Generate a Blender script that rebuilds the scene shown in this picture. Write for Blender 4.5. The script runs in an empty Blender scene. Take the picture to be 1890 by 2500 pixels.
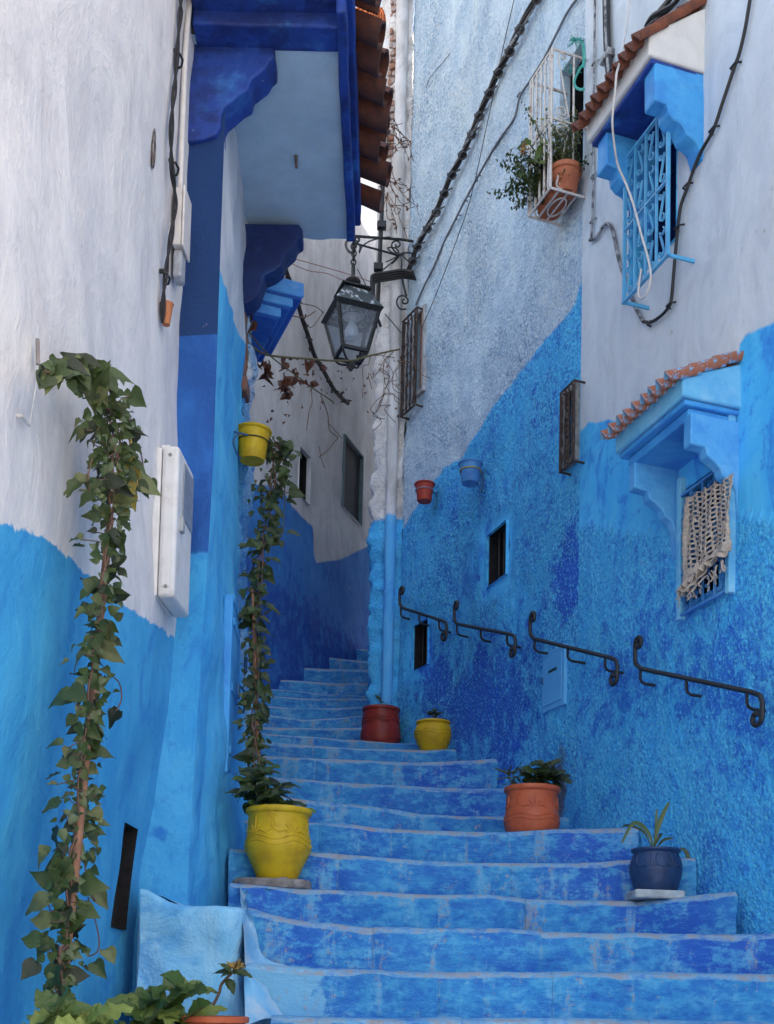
import bpy, math, random
from math import sin, cos, tan, pi, radians, sqrt, atan2, hypot, exp, floor
from mathutils import Vector, Matrix, noise
random.seed(7)
C = bpy.context.scene.collection
SC = bpy.context.scene

# ------------------------------------------------------------------ camera
EYE = 1.55                       # camera height above the landing
FPX, CX, CY = 2900.0, 945.0, 2247.0   # focal length and principal point (the photograph is 1890 x 2500)
PITCH, ROLL = radians(4.0), radians(1.3)
cam = bpy.data.objects.new('camera', bpy.data.cameras.new('camera'))
C.objects.link(cam)
cam.data.sensor_width = 36.0
cam.data.lens = FPX / 2500 * 36
cam.data.shift_x = 0.0
cam.data.shift_y = (CY - 1250) / 2500
cam.data.clip_start, cam.data.clip_end = 0.05, 400
cam.matrix_world = Matrix.Translation((0, 0, EYE)) @ Matrix.Rotation(pi / 2 + PITCH, 4, 'X') @ Matrix.Rotation(ROLL, 4, 'Z')
SC.camera = cam

# ------------------------------------------------------------------ light
SUN_EL, SUN_AZ = radians(42), radians(106)     # azimuth clockwise from +Y
w = bpy.data.worlds.new('World'); SC.world = w; w.use_nodes = True
wn = w.node_tree.nodes; bg = wn['Background']
sky = wn.new('ShaderNodeTexSky'); sky.sky_type = 'NISHITA'; sky.sun_disc = False
sky.sun_elevation = SUN_EL; sky.sun_rotation = SUN_AZ
sky.air_density = 1.0; sky.dust_density = 3.0; sky.ozone_density = 1.0
w.node_tree.links.new(sky.outputs['Color'], bg.inputs['Color'])
bg.inputs['Strength'].default_value = 0.15
sl = bpy.data.lights.new('sun', 'SUN'); sl.energy = 3.5; sl.angle = radians(0.5); sl.color = (1, .95, .87)
sun = bpy.data.objects.new('sun', sl); C.objects.link(sun)
sd = Vector((sin(SUN_AZ) * cos(SUN_EL), cos(SUN_AZ) * cos(SUN_EL), sin(SUN_EL)))   # towards the sun
sun.rotation_euler = (-sd).to_track_quat('-Z', 'Y').to_euler(); sun.location = (3, -3, 15)
vs = SC.view_settings
vs.view_transform = 'Standard'; vs.look = 'None'; vs.gamma = 1.0; vs.use_curve_mapping = False
vs.exposure = 2.1
vs.use_white_balance = True; vs.white_balance_temperature = 7600; vs.white_balance_tint = 10
SC.cycles.max_bounces = 7; SC.cycles.diffuse_bounces = 4; SC.cycles.transparent_max_bounces = 12
SC.cycles.use_denoising = True

# ------------------------------------------------------------------ pixel <-> place
_up = Vector((0, -sin(PITCH), cos(PITCH))); _fw = Vector((0, cos(PITCH), sin(PITCH)))
EYEP = Vector((0, 0, EYE))
def ray(px, py):
    """Direction of the line of sight through a point of the photograph (Y = 1)."""
    u, v = (px - CX) / FPX, -(py - CY) / FPX
    u, v = u * cos(ROLL) - v * sin(ROLL), u * sin(ROLL) + v * cos(ROLL)
    d = Vector((u, 0, 0)) + v * _up + _fw
    return d / d.y
def at(px, py, d): return EYEP + ray(px, py) * d                   # at a distance
def atz(px, py, z):
    r = ray(px, py); return EYEP + r * ((z - EYE) / r.z)
def smooth(a, b, x):
    t = min(1, max(0, (x - a) / (b - a))); return t * t * (3 - 2 * t)
def lerp(a, b, t): return a + (b - a) * t
def interp(pts, x):
    if x <= pts[0][0]: return pts[0][1]
    for (a, b), (c, d) in zip(pts, pts[1:]):
        if x <= c: return b + (d - b) * (x - a) / (c - a)
    return pts[-1][1]
def nz(p, s=1.0, o=0.0): return noise.noise(Vector((p[0] * s + o, p[1] * s + o * .7, p[2] * s - o * .3)))
def fbm(p, s=1.0, o=0.0, k=3):
    return noise.fractal(Vector((p[0] * s + o, p[1] * s + o * .7, p[2] * s - o * .3)), 1.0, 2.0, k)

def spline(pts, k=6):
    pts = [Vector(p) for p in pts]; out = []
    for i in range(len(pts) - 1):
        p0 = pts[max(i-1, 0)]; p1 = pts[i]; p2 = pts[i+1]; p3 = pts[min(i+2, len(pts)-1)]
        for j in range(k):
            t = j / k
            out.append(.5 * ((2*p1) + (p2-p0)*t + (2*p0-5*p1+4*p2-p3)*t*t + (3*p1-p0-3*p2+p3)*t*t*t))
    out.append(pts[-1]); return out

# ------------------------------------------------------------------ objects
def tag(o, label=None, cat=None, group=None, kind=None):
    if label: o['label'] = label
    if cat: o['category'] = cat
    if group: o['group'] = group
    if kind: o['kind'] = kind
    return o
def thing(name, label, cat, loc=(0, 0, 0), group=None):
    o = bpy.data.objects.new(name, None); C.objects.link(o); o.location = loc; o.empty_display_size = .1
    return tag(o, label, cat, group)
def link(name, me, parent=None, mw=None):
    """Links a mesh whose vertices (through mw) are in world coordinates below its thing."""
    o = bpy.data.objects.new(name, me); C.objects.link(o)
    if parent is not None:
        o.parent = parent
        o.matrix_parent_inverse = parent_world(parent).inverted()
    if mw is not None: o.matrix_basis = mw
    return o
def parent_world(o):
    m = o.matrix_basis.copy()
    if o.parent is not None: m = parent_world(o.parent) @ o.matrix_parent_inverse @ m
    return m
class MB:
    """Collects shapes and links them as one mesh object."""
    def __init__(s): s.v = []; s.f = []; s.a = {}
    def add(s, vs, fs):
        n = len(s.v); s.v += [tuple(v) for v in vs]; s.f += [tuple(i + n for i in f) for f in fs]
    def box(s, x0, x1, y0, y1, z0, z1, M=None):
        v = [Vector(p) for p in ((x0,y0,z0),(x1,y0,z0),(x1,y1,z0),(x0,y1,z0),(x0,y0,z1),(x1,y0,z1),(x1,y1,z1),(x0,y1,z1))]
        if M is not None: v = [M @ p for p in v]
        s.add(v, [(0,3,2,1),(4,5,6,7),(0,1,5,4),(1,2,6,5),(2,3,7,6),(3,0,4,7)])
    def bar(s, a, b, r, n=6): s.tube([a, b], r, n)
    def flat(s, a, b, w, t, side):
        """A flat bar from a to b, w wide along side, t thick."""
        a, b = Vector(a), Vector(b); d = (b - a).normalized(); x = Vector(side); x = (x - d * x.dot(d)).normalized(); y = d.cross(x)
        v = []
        for p in (a, b):
            for i, j in ((-1,-1),(1,-1),(1,1),(-1,1)): v.append(p + x * (w/2*i) + y * (t/2*j))
        s.add(v, [(3,2,1,0),(4,5,6,7),(0,1,5,4),(1,2,6,5),(2,3,7,6),(3,0,4,7)])
    def tube(s, pts, r, n=6, cap=True, ref=None):
        pts = [Vector(p) for p in pts]; m = len(pts)
        rs = r if isinstance(r, (list, tuple)) else [r] * m
        n0 = len(s.v); t0 = (pts[1] - pts[0]).normalized()
        x = Vector(ref) if ref is not None else (Vector((0,0,1)) if abs(t0.z) < .9 else Vector((1,0,0)))
        vs = []; fs = []
        for i, p in enumerate(pts):
            t = pts[min(i+1, m-1)] - pts[max(i-1, 0)]
            t = t.normalized() if t.length > 1e-9 else t0
            x = x - t * x.dot(t)
            x = x.normalized() if x.length > 1e-6 else t.orthogonal().normalized()
            y = t.cross(x)
            for k in range(n):
                a = 2 * pi * k / n; vs.append(p + (x * cos(a) + y * sin(a)) * rs[i])
        for i in range(m - 1):
            for k in range(n):
                fs.append((i*n+k, i*n+(k+1)%n, (i+1)*n+(k+1)%n, (i+1)*n+k))
        if cap: fs.append(tuple(range(n-1, -1, -1))); fs.append(tuple((m-1)*n + k for k in range(n)))
        s.add(vs, fs)
    def lathe(s, prof, n=32, M=None, wob=0.0):
        """Profile of (radius, height) pairs turned about z."""
        vs = []; fs = []; m = len(prof)
        for i, (r, z) in enumerate(prof):
            for k in range(n):
                a = 2*pi*k/n; p = Vector((r*cos(a), r*sin(a), z))
                if wob: p *= 1 + wob * nz(p, 6, 3)
                vs.append(M @ p if M is not None else p)
        for i in range(m-1):
            for k in range(n): fs.append((i*n+k, i*n+(k+1)%n, (i+1)*n+(k+1)%n, (i+1)*n+k))
        fs.append(tuple(range(n-1,-1,-1)))
        fs.append(tuple((m-1)*n + k for k in range(n)))
        s.add(vs, fs)
    def prism(s, poly, depth, M):
        """Polygon (x, y) extruded along z from 0 to depth, through M."""
        n = len(poly)
        v = [M @ Vector((x, y, 0)) for x, y in poly] + [M @ Vector((x, y, depth)) for x, y in poly]
        s.add(v, [tuple(range(n-1,-1,-1)), tuple(range(n, 2*n))] + [(i, (i+1)%n, n+(i+1)%n, n+i) for i in range(n)])
    def grid(s, P):
        n0 = len(s.v); r, c = len(P), len(P[0])
        s.add([p for row in P for p in row], [(i*c+j, i*c+j+1, (i+1)*c+j+1, (i+1)*c+j) for i in range(r-1) for j in range(c-1)])
    def rough(s, amp, sc, o=0.0, k=3):
        s.v = [tuple(Vector(p) + Vector((fbm(p, sc, o, k), fbm(p, sc, o+9, k), fbm(p, sc, o+17, k))) * amp) for p in s.v]
        return s
    def mesh(s, name, m, smooth=True, angle=40):
        me = bpy.data.meshes.new(name); me.from_pydata(s.v, [], s.f)
        for k, vals in s.a.items():
            at_ = me.attributes.new(k, 'FLOAT', 'POINT'); at_.data.foreach_set('value', vals)
        me.materials.append(m)
        if smooth:
            me.shade_smooth()
            try: me.set_sharp_from_angle(angle=radians(angle))
            except Exception: pass
        me.update(); return me
    def build(s, name, m, parent=None, smooth=True, angle=40, mw=None):
        return link(name, s.mesh(name, m, smooth, angle), parent, mw)
def bevel(o, w, seg=2):
    b = o.modifiers.new('bevel', 'BEVEL'); b.width = w; b.segments = seg; b.limit_method = 'ANGLE'; b.angle_limit = radians(35)
    return o

# ------------------------------------------------------------------ materials
def srgb(r, g, b):
    f = lambda c: (c/255/12.92) if c/255 <= .04045 else ((c/255+.055)/1.055)**2.4
    return (f(r), f(g), f(b), 1)
class Mat:
    def __init__(s, name):
        s.m = bpy.data.materials.new(name); s.m.use_nodes = True; s.nt = s.m.node_tree; s.N = s.nt.nodes
        s.b = s.N['Principled BSDF']; s.L = s.nt.links
        s.tc = s.N.new('ShaderNodeTexCoord')
    def mapping(s, scale=(1,1,1), loc=(0,0,0)):
        n = s.N.new('ShaderNodeMapping'); n.inputs['Scale'].default_value = scale; n.inputs['Location'].default_value = loc
        s.L.new(s.tc.outputs['Object'], n.inputs['Vector']); return n.outputs[0]
    def noise(s, scale, detail=4, rough=.55, vec=None, dist=0):
        n = s.N.new('ShaderNodeTexNoise'); n.inputs['Scale'].default_value = scale; n.inputs['Detail'].default_value = detail
        n.inputs['Roughness'].default_value = rough; n.inputs['Distortion'].default_value = dist
        s.L.new(vec if vec is not None else s.tc.outputs['Object'], n.inputs['Vector']); return n.outputs['Fac']
    def voro(s, scale, vec=None, feature='F1'):
        n = s.N.new('ShaderNodeTexVoronoi'); n.feature = feature; n.inputs['Scale'].default_value = scale
        s.L.new(vec if vec is not None else s.tc.outputs['Object'], n.inputs['Vector']); return n.outputs['Distance']
    def attr(s, name):
        n = s.N.new('ShaderNodeAttribute'); n.attribute_name = name; return n.outputs['Fac']
    def math(s, op, a, b=None, c=None):
        n = s.N.new('ShaderNodeMath'); n.operation = op
        for i, x in enumerate((a, b, c)):
            if x is None: continue
            if isinstance(x, (int, float)): n.inputs[i].default_value = x
            else: s.L.new(x, n.inputs[i])
        return n.outputs[0]
    def ramp(s, x, lo, hi, a=0.0, b=1.0):
        n = s.N.new('ShaderNodeMapRange'); n.interpolation_type = 'SMOOTHSTEP'
        s.L.new(x, n.inputs['Value'])
        for k, v in (('From Min', lo), ('From Max', hi), ('To Min', a), ('To Max', b)): n.inputs[k].default_value = v
        return n.outputs[0]
    def mix(s, fac, a, b):
        n = s.N.new('ShaderNodeMix'); n.data_type = 'RGBA'
        for i, x in ((0, fac), (6, a), (7, b)):
            if isinstance(x, (int, float)): n.inputs[i].default_value = x
            elif isinstance(x, tuple): n.inputs[i].default_value = x if len(x) == 4 else (*x, 1)
            else: s.L.new(x, n.inputs[i])
        return n.outputs[2]
    def bump(s, h, dist=.01, strength=1.0, normal=None):
        n = s.N.new('ShaderNodeBump'); n.inputs['Distance'].default_value = dist; n.inputs['Strength'].default_value = strength
        s.L.new(h, n.inputs['Height'])
        if normal is not None: s.L.new(normal, n.inputs['Normal'])
        return n.outputs[0]
    def out(s, col, rough=.8, normal=None, metal=0, spec=.3):
        for k, v in (('Base Color', col), ('Roughness', rough), ('Metallic', metal)):
            if isinstance(v, tuple): s.b.inputs[k].default_value = v if len(v) == 4 else (*v, 1)
            elif isinstance(v, (int, float)): s.b.inputs[k].default_value = v
            else: s.L.new(v, s.b.inputs[k])
        s.b.inputs['Specular IOR Level'].default_value = spec
        if normal is not None: s.L.new(normal, s.b.inputs['Normal'])
        return s.m

WHITE = (.66, .655, .665); WHITE2 = (.55, .55, .575)
PALE = (.22, .46, .74)
BLUE = (.034, .36, .76); DEEP = (.012, .12, .58); NAVY = (.012, .035, .26)
TAN = (.38, .31, .27)

def plaster(name, up=(WHITE, WHITE2), low=(BLUE, DEEP, PALE), grain=1.0, coarse=0.0, edge=.012, wob=.05, streak=1.0, deep_amt=.35, pale_amt=.35, speck=0.0):
    """Limewashed wall: attribute paint > 0 is the blue dado, tone adds cobalt coats (highest values navy, eave shade included), stain brown damp, rough the cast grain."""
    M = Mat(name)
    pa, to, rg, sa = M.attr('paint'), M.attr('tone'), M.attr('rough'), M.attr('stain')
    mid = M.noise(9, 5, .65); st = M.noise(1.0, 5, .62, M.mapping((7*streak, 7*streak, 1.1))); blot = M.noise(2.3, 6, .66); fine = M.noise(34, 4, .65)
    tw = M.noise(3.2, 6, .72, M.mapping((1, 1, .6), (7, 1, 3)), .9)
    fac = M.ramp(M.math('ADD', pa, M.math('MULTIPLY', M.math('SUBTRACT', mid, .5), wob)), -edge, edge)
    sb = M.math('ADD', M.math('MULTIPLY', st, .5), M.math('MULTIPLY', blot, .5))
    upc = M.mix(M.ramp(sb, .38, .62), up[0], up[1])
    upc = M.mix(M.ramp(blot, .53, .66, 0, .3), upc, tuple(a * b for a, b in zip(up[0], (.95, .90, .87))))
    upc = M.mix(M.ramp(tw, .50, .62, 0, .45), upc, tuple(min(.8, c * 1.13) for c in up[0][:3]))
    upc = M.mix(M.ramp(tw, .48, .38, 0, .45), upc, tuple(c * .83 for c in up[1][:3]))
    upc = M.mix(M.ramp(fine, .60, .76, 0, .35), upc, tuple(c * .66 for c in up[1][:3]))
    lo = M.mix(M.ramp(sb, .40, .66, 0, min(1, pale_amt + .1)), low[0], low[2])
    lo = M.mix(M.ramp(M.math('ADD', mid, M.math('MULTIPLY', to, .4)), .55, .72, 0, deep_amt), lo, low[1])
    lo = M.mix(M.ramp(M.math('ADD', M.math('MULTIPLY', to, .34), M.math('MULTIPLY', M.math('ADD', blot, mid), .55)), .66, .92, 0, .8), lo, low[1])
    lo = M.mix(M.ramp(tw, .48, .37, 0, .55), lo, low[1]); lo = M.mix(M.ramp(tw, .53, .64, 0, .5), lo, low[2])
    lo = M.mix(M.ramp(fine, .62, .78, 0, .4), lo, low[2]); lo = M.mix(M.ramp(fine, .40, .26, 0, .4), lo, low[1])
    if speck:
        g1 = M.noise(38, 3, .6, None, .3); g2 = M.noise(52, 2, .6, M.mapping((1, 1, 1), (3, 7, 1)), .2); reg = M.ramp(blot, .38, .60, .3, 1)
        k1 = M.math('MULTIPLY', M.math('MULTIPLY', M.ramp(g1, .46, .58, 0, .9*speck), reg), rg)  # dark specks: uneven pigment, plus the pits' tiny shadows put into the colour
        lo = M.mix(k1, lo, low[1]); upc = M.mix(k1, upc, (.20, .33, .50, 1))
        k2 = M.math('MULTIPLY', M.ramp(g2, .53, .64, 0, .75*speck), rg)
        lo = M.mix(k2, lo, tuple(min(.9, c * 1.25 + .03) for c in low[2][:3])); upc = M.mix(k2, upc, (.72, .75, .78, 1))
    upc = M.mix(M.ramp(M.math('ADD', to, M.math('MULTIPLY', mid, .25)), 1.95, 2.1), upc, (.010, .04, .135, 1))  # highest tone: navy paint with the eave's shade coloured in
    col = M.mix(fac, upc, lo)
    col = M.mix(M.ramp(M.math('ADD', M.math('MULTIPLY', sa, .62), M.math('MULTIPLY', mid, .62)), .56, .86, 0, .85), col, M.mix(fine, (.045, .025, .018, 1), (.17, .085, .05, 1)))
    # chips of bare plaster and old coats
    ch = M.math('MULTIPLY', M.ramp(M.noise(15, 3, .6), .68, .71), M.ramp(blot, .54, .60))
    col = M.mix(M.math('MULTIPLY', ch, .6), col, M.mix(fac, (.44, .38, .35, 1), (.30, .50, .66, 1)))
    h = M.math('ADD', M.math('ADD', M.math('MULTIPLY', fine, .35), M.math('MULTIPLY', tw, 1.1)), M.math('MULTIPLY', mid, .5))
    h = M.math('SUBTRACT', M.math('MULTIPLY', h, .012 * grain), M.math('MULTIPLY', ch, .003))
    if coarse:
        g = M.noise(44, 3, .6, None, .3)
        h = M.math('ADD', h, M.math('MULTIPLY', M.math('MULTIPLY', M.math('ADD', g, mid), .026 * coarse), rg))
    return M.out(col, .85, M.bump(h, 1.0, .9), spec=.25)

def simple(name, col, rough=.6, metal=0.0, var=.25, sc=20, bumpd=.002, spec=.35, col2=None, amt=.5, vlo=.5, vhi=.7):
    M = Mat(name)
    n = M.noise(sc, 5, .6)
    dark = tuple(c * (1 - var) for c in col[:3])
    c = M.mix(M.ramp(n, .35, .65), dark, tuple(col[:3]))
    if col2 is not None: c = M.mix(M.ramp(M.noise(sc*.6, 6, .65), vlo, vhi, 0, amt), c, tuple(col2[:3]))
    return M.out(c, rough, M.bump(n, bumpd, .6) if bumpd else None, metal, spec)
# ------------------------------------------------------------------ walls
class Wall:
    """A standing wall over a plan polyline; s runs along the plan, z up, out towards the alley (side)."""
    def __init__(self, pts, side, flare=None):
        self.p = [Vector((x, y)) for x, y in pts]; self.side = side; self.flare = flare or (lambda s, z: 0.0)
        self.s = [0.0]
        for a, b in zip(self.p, self.p[1:]): self.s.append(self.s[-1] + (b - a).length)
    def seg(self, s):
        for i in range(len(self.p) - 2):
            if s < self.s[i+1]: return i
        return len(self.p) - 2
    def dirn(self, s):
        i = self.seg(s); return (self.p[i+1] - self.p[i]).normalized()
    def nrm(self, s):
        d = self.dirn(s); return Vector((d.y, -d.x)) * self.side
    def pt(self, s, z, out=0.0):
        i = self.seg(s); d = (self.p[i+1] - self.p[i]).normalized(); q = self.p[i] + d * (s - self.s[i])
        # blend normals near the joints so that offsets stay closed
        n = Vector((d.y, -d.x)) * self.side
        for j in (i, i+1):
            if 0 < j < len(self.p) - 1 and abs(s - self.s[j]) < .12:
                n1 = self.nrm(self.s[j] - .13); n2 = self.nrm(self.s[j] + .13); n = (n1.lerp(n2, (s - self.s[j] + .12) / .24)).normalized()
        q = q + n * (out + self.flare(s, z)); return Vector((q.x, q.y, z))
    def hit(self, px, py, out=0.0):
        """(s, z) where the line of sight through a point of the photograph meets the wall."""
        r = ray(px, py); best = None; fl = 0.0
        for it in range(3):
            best = None
            for i, (a, b) in enumerate(zip(self.p, self.p[1:])):
                d = (b - a).normalized(); n = Vector((d.y, -d.x)) * self.side; a2 = a + n * (out + fl)
                den = r.x * n.x + r.y * n.y
                if abs(den) < 1e-6: continue
                t = (a2.x * n.x + a2.y * n.y) / den
                if t <= 0: continue
                q = Vector((r.x * t, r.y * t)); k = (q - a2).dot(d); L = (b - a).length
                miss = max(0, -k, k - L) + (50 if den > 0 else 0) + t * 1e-5
                if best is None or miss < best[0]: best = (miss, self.s[i] + k, EYE + r.z * t)
            fl = self.flare(best[1], best[2])
        return best[1], best[2]
    def on(self, px, py, out=0.0):
        s, z = self.hit(px, py, out); return self.pt(s, z, out)
    def frame(self, s, z, out=0.0):
        """Local frame: x along the wall (increasing s), y out of the wall, z up."""
        d = self.dirn(s); n = self.nrm(s); o = self.pt(s, z, out)
        return Matrix(((d.x, n.x, 0, o.x), (d.y, n.y, 0, o.y), (0, 0, 1, o.z), (0, 0, 0, 1)))

def cuts(a, b, step, extra):
    n = max(2, int(round((b - a) / step))); xs = [a + (b - a) * i / n for i in range(n + 1)]
    for e in extra:
        if a < e < b:
            j = min(range(len(xs)), key=lambda k: abs(xs[k] - e)); 
            if 0 < j < len(xs) - 1: xs[j] = e
            else: xs.append(e)
    return sorted(set(xs))

def wall_mesh(name, W, s0, s1, z0, z1, step, mat, parent, paint=None, tone=None, rough=None, holes=(), disp=.01, dscale=1.6, fine=0.0, zstep=None, kind=None, taper=(0, 0), warp=None, stain=None):
    xs = cuts(s0, s1, step, [h[0] for h in holes] + [h[1] for h in holes]); zs = cuts(z0, z1, zstep or step, [h[2] for h in holes] + [h[3] for h in holes])
    mb = MB(); A = {'paint': [], 'tone': [], 'rough': [], 'stain': []}
    for z in zs:
        for s in xs:
            p0 = W.pt(s, z)
            rg = rough(s, z) if rough else 0.0
            dd = disp * fbm(p0, dscale, 0, 3)
            if fine or rg: dd += (fine + .006 * rg) * fbm(p0, 16, 5, 2)
            if taper[0]: dd *= smooth(0, taper[0], s - s0)
            if taper[1]: dd *= smooth(0, taper[1], s1 - s)
            q_ = W.pt(s, z, dd)
            if warp: q_ = warp(q_, s, z)
            mb.v.append(tuple(q_))
            A['paint'].append(paint(s, z) if paint else -9.0); A['tone'].append(tone(s, z) if tone else 0.0); A['rough'].append(rg); A['stain'].append(stain(s, z) if stain else 0.0)
    nx = len(xs)
    for j in range(len(zs) - 1):
        for i in range(nx - 1):
            cs, cz = (xs[i] + xs[i+1]) / 2, (zs[j] + zs[j+1]) / 2
            if any(h[0] < cs < h[1] and h[2] < cz < h[3] for h in holes): continue
            f = (j*nx+i, j*nx+i+1, (j+1)*nx+i+1, (j+1)*nx+i)
            mb.f.append(f if W.side > 0 else f[::-1])
    mb.a = A
    o = mb.build(name, mat, parent, True, 80)
    if kind: o['kind'] = kind
    return o
def reveal(W, h, depth, mat, back, parent, name='window_opening', paint=-9.0):
    """The four cheeks of an opening and a box behind it coloured dark for the unlit room."""
    s0, s1, z0, z1 = h; n = 6; mb = MB()
    ring = [(lerp(s0, s1, i/n), z0) for i in range(n)] + [(s1, lerp(z0, z1, i/n)) for i in range(n)] + [(lerp(s1, s0, i/n), z1) for i in range(n)] + [(s0, lerp(z1, z0, i/n)) for i in range(n)]
    P = [[W.pt(s, z, .012 + (-depth - .012) * k / 3) for s, z in ring + ring[:1]] for k in range(4)]
    mb.grid(P); mb.a = {'paint': [paint] * len(mb.v), 'tone': [0.0] * len(mb.v), 'rough': [.2] * len(mb.v)}; o = mb.build(name, mat, parent, True, 50)
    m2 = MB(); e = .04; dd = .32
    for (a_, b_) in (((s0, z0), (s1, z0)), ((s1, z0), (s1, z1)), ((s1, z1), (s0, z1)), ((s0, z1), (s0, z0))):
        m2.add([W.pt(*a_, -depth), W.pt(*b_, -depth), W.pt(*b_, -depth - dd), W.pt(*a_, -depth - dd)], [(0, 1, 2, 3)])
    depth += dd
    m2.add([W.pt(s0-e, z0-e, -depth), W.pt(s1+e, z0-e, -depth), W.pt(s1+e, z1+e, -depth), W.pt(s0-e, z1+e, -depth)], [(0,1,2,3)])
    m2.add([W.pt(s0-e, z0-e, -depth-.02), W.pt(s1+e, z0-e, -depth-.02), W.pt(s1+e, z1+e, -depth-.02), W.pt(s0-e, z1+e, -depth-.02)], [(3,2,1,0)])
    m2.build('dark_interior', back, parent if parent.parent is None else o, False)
    return o
def body(name, plan, z0, z1, mat, parent):
    mb = MB(); mb.prism(plan, z1 - z0, Matrix.Translation((0, 0, z0))); return mb.build(name, mat, parent, False)
def pline(W, pts):
    """Paint boundary from points of the photograph: a function of (s, z), positive below the line."""
    q = sorted(W.hit(px, py) for px, py in pts)
    return lambda s, z: interp(q, s) - z
def blobs(W, lst):
    q = [(*W.hit(px, py), r, a) for px, py, r, a in lst]
    return lambda s, z: min(1.2, sum(a * exp(-((s - bs)**2 + (z - bz)**2) / (r*r)) for bs, bz, r, a in q))

DARK = simple('dark_room', (.012, .012, .016), .9, var=.5, bumpd=0)  # near-black colour stands in for the lack of light inside openings
HOUSEBODY = simple('house_core', (.5, .5, .52), .9, bumpd=0)

# plan points
def plan(px, py, d): p = at(px, py, d); return (p.x, p.y)
dB = 5.75
pA1 = plan(441, 1000, dB)
pA0 = (pA1[0] - .059 * (dB - .6), .6)
fA = lambda s, z: .11 * (1 - smooth(1.9, 3.2, z)) * -1 + .0
WA = Wall([pA0, pA1], 1, lambda s, z: -.13 * (1 - smooth(1.7, 3.4, z)))
pB1 = plan(520, 990, dB)
pC1 = plan(589, 1000, 7.12)
WB = Wall([(pA1[0] - .25, dB), (pB1[0], dB)], 1)
WC = Wall([pB1, pC1], 1)
def flC(s, z):
    v = 0.0
    for bs, bz, r, a in bumpC: v += a * exp(-((s - bs)**2 + (z - bz)**2) / (r * r))
    return v
bumpC = [(*WC.hit(575, 2105), .16, .045), (*WC.hit(565, 2060), .12, .03), (*WC.hit(560, 2150), .13, .035), (*WC.hit(580, 1990), .14, .03), (*WC.hit(540, 2100), .2, .02)]
flC0 = flC
def flC(s, z): return flC0(s, z) + (1 - smooth(2.0, 4.4, z)) * lerp(-.055, .15, min(1, max(0, s / WC.s[-1])))
WC.flare = flC
pK = plan(1414, 1300, 7.75)
pF0 = (pK[0] + .33 * 7.3, pK[1] - 7.3)
WF = Wall([pK, pF0], 1, lambda s, z: -.13 * (1 - smooth(2.0, 3.2, z)) * smooth(.4, 2.4, s))
pL = plan(985, 1200, 10.55)
pM = plan(908, 1200, 10.65)
WD = Wall([pL, (pL[0] + .45, pL[1] - .85), pK], 1)
WP = Wall([(pM[0] + .75, pM[1] + 5.4), pM, pL], 1)  # unseen back run lengthened to keep the sun off the grey wall
pG = plan(671, 1677, 12.75)
WG = Wall([(pG[0] - .36 * 4.0, pG[1] - 4.0), (pG[0], pG[1]), (pG[0] + .36 * 6.5, pG[1] + 6.5)], 1)
pH1 = plan(629, 900, 7.75)

# ---------- the left house: near wall, return and door wall
HL = thing('white_and_blue_house', 'house on the left with whitewashed upper wall, blue lower wall and bracketed tiled eave', 'house', (pA1[0] - .5, 3, 0))
mA = plaster('limewash_near', up=((.65, .63, .635), (.555, .545, .57)), low=((.019, .285, .57), (.012, .19, .50), (.05, .38, .64)), grain=.9, edge=.006, wob=.09, deep_amt=.5, pale_amt=.7)
pa = pline(WA, [(-700, 1150), (0, 1283), (70, 1298), (145, 1330), (225, 1402), (305, 1482), (390, 1540), (440, 1565)])
slit = (WA.hit(285, 2120)[0], WA.hit(318, 2120)[0], WA.hit(290, 2268)[1], WA.hit(308, 2012)[1])
wall_mesh('near_wall', WA, 0.0, WA.s[-1], -.3, 7.4, .05, mA, HL, paint=pa, disp=.028, dscale=1.3, holes=[slit], zstep=.06)
reveal(WA, slit, .22, DARK, DARK, HL, 'meter_niche', 9.0)
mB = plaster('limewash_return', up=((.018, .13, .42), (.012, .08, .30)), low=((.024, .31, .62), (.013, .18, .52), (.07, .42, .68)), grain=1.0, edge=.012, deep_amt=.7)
zB = at(470, 1352, dB).z; zN = at(490, 830, dB).z
def paB(s, z): return zB - z
tB0 = blobs(WB, [(352, 2205, .018, 1.1), (358, 2228, .025, 1.1), (374, 2236, .02, 1.1), (395, 2030, .03, 1.0), (410, 2040, .02, .9)])
wall_mesh('return_wall', WB, 0, WB.s[-1], -.3, 7.4, .035, mB, HL, paint=paB, disp=.012, tone=lambda s, z: max(tB0(s, z), 2.2 * smooth(zN - .05, zN + .05, z + .06 * nz((s, z, 0), 5))), warp=lambda q, s, z: q + Vector((flC(0, z) * smooth(.3, 1, s / WB.s[-1]) + .012 * smooth(.9, 1, s / WB.s[-1]), 0, 0)))  # top zone: navy paint plus painted shade of the eave
# soft white edge where the near wall turns
mb = MB(); Z = [(-.3 + i * .08) for i in range(97)]
mb.grid([[WA.pt(WA.s[-1], z, .028 * fbm(WA.pt(WA.s[-1], z), 1.3, 0, 3)), WA.pt(WA.s[-1], z, -.012) + Vector((0, .022, 0)), WA.pt(WA.s[-1], z, -.05) + Vector((0, .03, 0)), WA.pt(WA.s[-1], z, -.3) + Vector((0, .03, 0))] for z in Z])
sA = WA.s[-1]
mb.a = {'paint': [pa(sA, z) for z in Z for k in range(4)], 'tone': [0.0] * (4 * len(Z)), 'rough': [0.0] * (4 * len(Z))}
mb.build('wall_arris', mA, HL, True, 80)
mC = plaster('limewash_door_wall', up=((.60, .62, .66), (.5, .54, .6)), low=((.030, .38, .74), (.016, .24, .64), (.09, .50, .78)), grain=1.3, edge=.012, deep_amt=.3, pale_amt=.8)
zC = WC.hit(535, 665)[1]
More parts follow.
